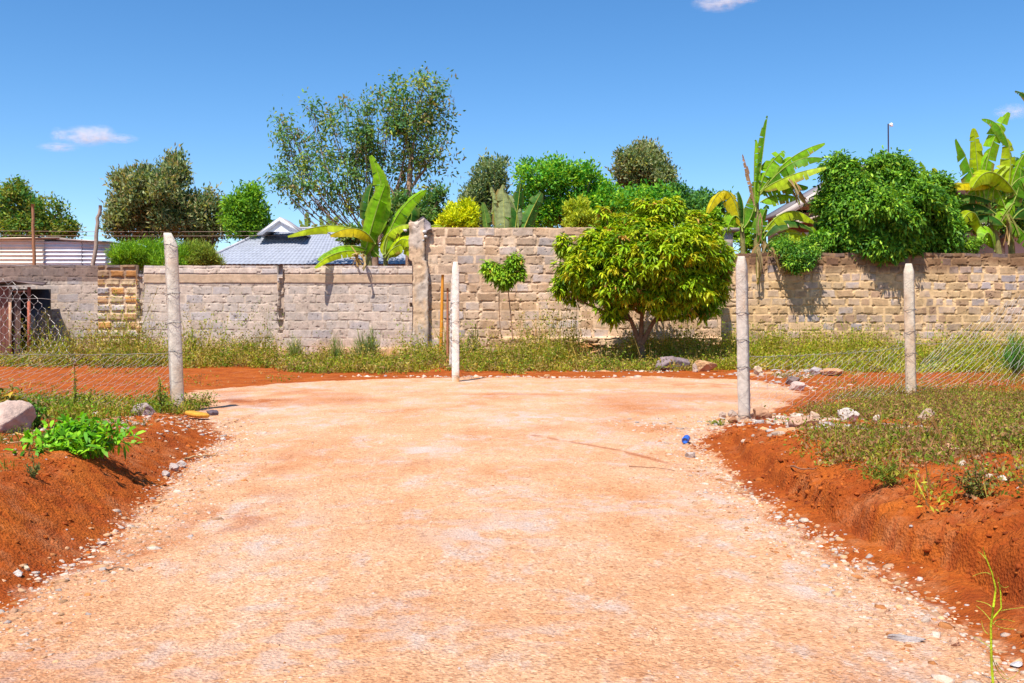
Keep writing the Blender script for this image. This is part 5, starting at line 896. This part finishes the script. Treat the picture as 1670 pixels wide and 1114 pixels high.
plant('scrub_plant', 'little weed beside the right road edge post', 1175, 10.4, .28, .07, 110, [(.30, .30, .03), (.16, .2, .02)], .04, .014, stems=10)
def stalk():
    d = 2.85; f = lambda px, py, dd=0: P(px, py, d+dd); x = f(1620, 1140); t = empty('leafless_stalk', (x[0], d, 0)); tag(t, 'thin yellow green leafless stalk at the lower right corner', 'plant'); G = (.42, .52, .02)
    m = MB(); tube(m, [f(1622, 1150), f(1617, 1080), f(1616, 1020), f(1620, 990)], [.004, .0038, .0032, .003], 7, G); tube(m, [f(1620, 990), f(1624, 960), f(1618, 935), f(1606, 905), f(1603, 892)], [.003, .0024, .002, .0013, .0008], 6, G); tube(m, [f(1618, 1010), f(1633, 992), f(1632, 968), f(1628, 942)], [.0024, .0022, .002, .0009], 6, G)
    m.build('stem', BARK, t, smooth=True)
    for a, b, c in (((1617, 990), (1608, 984), (1592, 980)), ((1615, 937), (1604, 934), (1586, 940)), ((1620, 1018), (1606, 1000), (1592, 988)), ((1633, 996), (1650, 993), (1675, 990)), ((1621, 1018), (1634, 1024), (1655, 1026)), ((1621, 1016), (1632, 1010), (1655, 1014)), ((1619, 1075), (1640, 1108), (1665, 1090)), ((1616, 1056), (1604, 1048), (1588, 1038)), ((1628, 950), (1636, 958), (1645, 956)), ((1624, 1080), (1634, 1095), (1648, 1108)), ((1611, 1034), (1604, 1026), (1601, 1012)), ((1610, 915), (1602, 905), (1595, 900))):
        m = MB(); tube(m, bez(f(*a), f(*b, .02), f(*c, .04), 6), np.linspace(.0015, .0006, 6), 5, (.50, .50, .06)); m.build('side_shoot', BARK, t)
stalk()

# ------------------------------------------------------------------ larger rocks, litter
def dz0(py, z=0.): return F*(HC-z)/(py-HY)
R_ = [('large purplish boulder at the foot of the round tree', 1098, dz0(604), .92, .34, .5, (.30, .22, .22)), ('flat topped orange boulder right of the purplish boulder', 1148, dz0(606), .50, .24, .4, (.60, .34, .17)), ('small pale wedge stone between the two boulders by the tree', 1133, dz0(607), .12, .2, .12, (.62, .45, .34)), ('whitish block stone half hidden in weeds right of the orange boulder', 1180, dz0(600), .22, .2, .2, (.55, .50, .48)),
      ('pale slanting boulder cut by the left picture edge', 8, 7.7, .42, .26, .4, (.66, .47, .38)), ('rounded grey pink stone in the weeds left of the chipped post', 236, 10.2, .22, .14, .2, (.46, .35, .32)),
      ('big orange pink boulder on the right bank crest', 1311, 8.3, .21, .13, .18, (.64, .38, .26)), ('smaller boulder leaning behind the big bank boulder', 1330, 8.7, .13, .12, .12, (.68, .47, .32)), ('white tilted slab stone at the top of the right bank', 1381, 8.9, .20, .11, .12, (.74, .64, .54)), ('small pointed white stone right of the tilted slab', 1429, 8.7, .07, .08, .07, (.74, .62, .50)), ('pink stone lying alone in the weeds of the right field', 1513, 8.55, .19, .13, .15, (.62, .42, .33)),
      ('flat orange stone in the right field near the picture edge', 1545, 6.0, .17, .055, .12, (.66, .36, .20)), ('cream stone beside the flat orange stone', 1564, 5.9, .08, .06, .07, (.70, .52, .36)), ('little whitish stone left of the flat orange stone', 1531, 5.75, .055, .03, .05, (.70, .58, .48)), ('white round stone on red soil at the right edge', 1634, 4.75, .045, .035, .04, (.78, .68, .56)), ('flat cream stone left of the white round stone', 1613, 4.75, .045, .022, .03, (.72, .56, .42)), ('pale stone above the lone scrubby plant', 1570, 5.1, .05, .035, .04, (.74, .6, .46)), ('smooth pink stone on the bare patch of the right field', 1431, 6.5, .05, .05, .05, (.64, .34, .22)),
      ('reddish rubble lump right of the right road edge post', 1243, 10.7, .2, .13, .2, (.52, .28, .16)), ('second reddish rubble lump touching the right road edge post', 1232, 10.95, .14, .10, .12, (.60, .40, .30)), ('brown cube like stone left of the right road edge post', 1197, 10.6, .10, .08, .10, (.42, .2, .1)), ('pale stone half sunk left of the right road edge post', 1178, 11.3, .10, .07, .09, (.58, .42, .32)), ('pale stone touching the half sunk one', 1193, 11.4, .11, .08, .09, (.56, .42, .33)),
      ('pale spoil block at the left end of the far rubble heap', 1236, 19.3, .18, .18, .16, (.72, .52, .34)), ('grey spoil block in the middle of the far rubble heap', 1333, 19.3, .25, .14, .2, (.52, .44, .42)), ('dark cracked block in the far rubble heap', 1292, 17.6, .24, .16, .2, (.28, .20, .18)), ('pinkish block in front of the far rubble heap', 1300, 16.6, .28, .14, .2, (.68, .48, .40)), ('long orange block at the right end of the far rubble heap', 1358, 19.2, .45, .16, .3, (.62, .32, .16)),
      ('cream stone on the left slope near the picture edge', 43, 4.25, .035, .022, .02, (.74, .62, .44)), ('white stone lying low on the left slope', 30, 4.15, .042, .025, .03, (.72, .64, .58)), ('white stone at the foot of the left bank', 166, 4.85, .05, .022, .03, (.68, .58, .52)), ('grey flat rock at the right road margin bottom', 1475, 3.38, .115, .02, .05, (.50, .43, .40)), ('peach stone past the grey flat rock', 1557, 3.35, .045, .03, .035, (.74, .46, .30)), ('pale stone on the red gutter at the right', 1397, 4.4, .025, .014, .02, (.72, .6, .52)), ('white flat stone in the gutter at the lower right edge', 1659, 3.15, .04, .014, .03, (.66, .62, .62)),
      ('pale stone pair lead piece on the left gravel edge', 283, 7.2, .09, .05, .06, (.60, .48, .42)), ('lighter stone next in line on the left gravel edge', 296, 7.4, .08, .05, .06, (.64, .52, .45)), ('small whitish stone down the left gravel edge', 270, 6.9, .06, .04, .05, (.62, .5, .44)), ('pale lump on the left wall foot below the orange quoins', 222, 25.3, .38, .3, .3, (.38, .33, .33)), ('pale round stone in the weeds left of that lump', 118, 23.8, .3, .22, .25, (.5, .4, .34)), ('dark chip of stone by the right margin below the blue bottle', 1127, 7.9, .09, .05, .07, (.58, .48, .42))]
for i, (lab, px, d, w, h, dp, c) in enumerate(R_): rock('rock', lab, px, 0, d, w, h, dp, c, 50+i, rz=rng.uniform(-.6, .6))
def slabstone():
    d = 10.9; x = wx_(320, d); z = zgs(x, d)+.03; r = np.random.default_rng(3); n = 22; a = np.linspace(0, 2*pi, n, endpoint=False); rr = 1+.08*r.normal(0, 1, n); m = MB(); V = []
    for zz_, k in ((0, .86), (.012, 1), (.035, 1.02), (.047, .9), (.05, .4)): V.append(np.stack([x+np.cos(a)*.125*rr*k, d+np.sin(a)*.10*rr*k, z+zz_+np.cos(a)*-.015], -1))
    V = np.array(V).reshape(-1, 3); ii = np.arange(5*n).reshape(5, n); jj = np.roll(ii, -1, 1); m.add(V, [np.stack([ii[:-1], jj[:-1], jj[1:], ii[1:]], -1).reshape(-1, 4), ii[-1][None], ii[0][::-1][None]], (.70, .34, .05)); tag(m.build('flat_stone', ROCK, origin=(x, d, z)), 'round flat yellow orange stone lying at the foot of the chipped post', 'stone')
slabstone()
rock('rock', 'dark blue grey stone on the gravel right of the yellow flat stone', 345, 0, 11.4, .13, .07, .1, (.16, .12, .14), 301)
def bottle():
    d = 8.75; x = wx_(1117, d); z = zgs(x, d)+.035; t = empty('plastic_bottle', (x, d, z)); tag(t, 'crushed blue plastic bottle lying on the gravel at the right road edge', 'bottle')
    n = NT('blue_plastic'); n.set(Roughness=.12); n.b.inputs['Base Color'].default_value = (.03, .14, .62, 1); n.b.inputs['Alpha'].default_value = .85
    m = MB(); a = np.array([x-.01, d-.06, z]); ax = unit(np.array([.35, 1, .1])); tube(m, [a+ax*k for k in (0, .01, .05, .07, .10, .125, .14, .155)], [.024, .032, .031, .025, .032, .026, .012, .012], 14, (.1, .2, .6)); m.build('body', n.m, t, smooth=True)
    m = MB(); tube(m, [a+ax*.155, a+ax*.17], .0145, 12, (.8, .8, .85)); m.build('cap', PAINT, t)
bottle()
m = MB(); m.add(ICO_V*np.array([.05, .04, .035])*(1+rng.uniform(-.35, .35, (12, 1)))+np.array([wx_(157, 9.6), 9.6, zgs(wx_(157, 9.6), 9.6)+.05]), ICO_F, (.8, .8, .84)); tag(m.build('litter', PAINT, origin=(wx_(157, 9.6), 9.6, 0)), 'crumpled white scrap of litter in the left weeds', 'litter')
def stick(label, pts, r, col):
    m = MB(); q = []
    for px, d, up in pts: x = wx_(px, d); q.append((x, d, zgs(x, d)+up))
    q = np.array(q); q = bez(q[0], q[1], q[2], 8); q[:, 2] += rng.normal(0, r*.6, 8); tube(m, q, np.linspace(r, r*.5, 8), 6, col); tag(m.build('stick', WOOD, origin=q[0]), label, 'stick')
stick('pale dry stick lying on the left gravel edge', [(300, 7.7, .015), (328, 7.9, .02), (355, 8.1, .015)], .009, (.55, .34, .16))
stick('thin dark twig on the road near the left bank', [(172, 4.3, .006), (195, 4.35, .008), (218, 4.3, .005)], .0035, (.22, .14, .1))
stick('thin twig crossing the gravel on the right side of the road', [(1026, 7.35, .008), (1062, 7.3, .012), (1100, 7.2, .008)], .005, (.34, .18, .1))
stick('brown dead twig on the edge of the right bank', [(1290, 6.2, .01), (1310, 6.0, .03), (1332, 6.0, .01)], .006, (.25, .12, .07))
stick('horizontal dry stalk on the left bank at the picture edge', [(4, 6.6, .02), (30, 6.55, .03), (58, 6.6, .02)], .006, (.46, .26, .14))
stick('bright straw stalk above the horizontal dry stalk', [(25, 7.3, .02), (34, 7.3, .03), (43, 7.3, .02)], .008, (.70, .42, .12))

# ------------------------------------------------------------------ clouds
def cloud(label, blobs, d, seed, dens):
    """soft vapour puffs; each blob (px,py,rx,ry) is a closed ellipsoid volume"""
    c0 = P(blobs[0][0], blobs[0][1], d); t = empty('cloud', c0); tag(t, label, 'cloud'); t['kind'] = 'structure'
    for k, (px, py, rx, ry) in enumerate(blobs):
        c = P(px, py, d); s = d/F; n = NT('vapour'); n.N.remove(n.b)
        v = n.N.new('ShaderNodeVolumePrincipled'); v.inputs['Color'].default_value = (.9, .96, 1, 1); v.inputs['Anisotropy'].default_value = -.3
        g = n.N.new('ShaderNodeVectorMath'); g.operation = 'LENGTH'; n.L.new(n.co, g.inputs[0])
        fall = n.math('MULTIPLY', n.math('SUBTRACT', 1.0, g.outputs['Value']), 1.0)
        q = n.N.new('ShaderNodeVectorMath'); q.operation = 'ADD'; q.inputs[1].default_value = (seed*3.1, k*5.7, 0); n.L.new(n.co, q.inputs[0])
        nz = n.math('SUBTRACT', n.noise(2.8, 6, .65, vec=q.outputs[0]), .42)
        dn = n.math('MAXIMUM', n.math('MULTIPLY', n.math('MULTIPLY', fall, nz), dens), 0.0); n.L.new(dn, v.inputs['Density']); n.L.new(v.outputs[0], n.out.inputs['Volume'])
        me = bpy.data.meshes.new('puff'); import bmesh; b = bmesh.new(); bmesh.ops.create_icosphere(b, subdivisions=3, radius=1); b.to_mesh(me); b.free(); me.materials.append(n.m)
        o = link(bpy.data.objects.new('puff', me)); o.parent = t; o.location = c-c0; o.scale = (rx*s, min(rx, ry*2)*s, ry*s)
cloud('small white wispy cloud at the left of the sky', [(140, 222, 45, 18), (165, 218, 26, 16), (95, 240, 38, 9), (195, 226, 34, 9), (95, 220, 14, 14)], 1500, 1, .35)
cloud('white cloud cut by the top edge of the picture', [(1170, 4, 46, 16), (1205, -4, 40, 12)], 1500, 2, .35)
cloud('faint pinkish cloud near the right edge of the sky', [(1652, 182, 34, 14)], 1500, 3, .2)
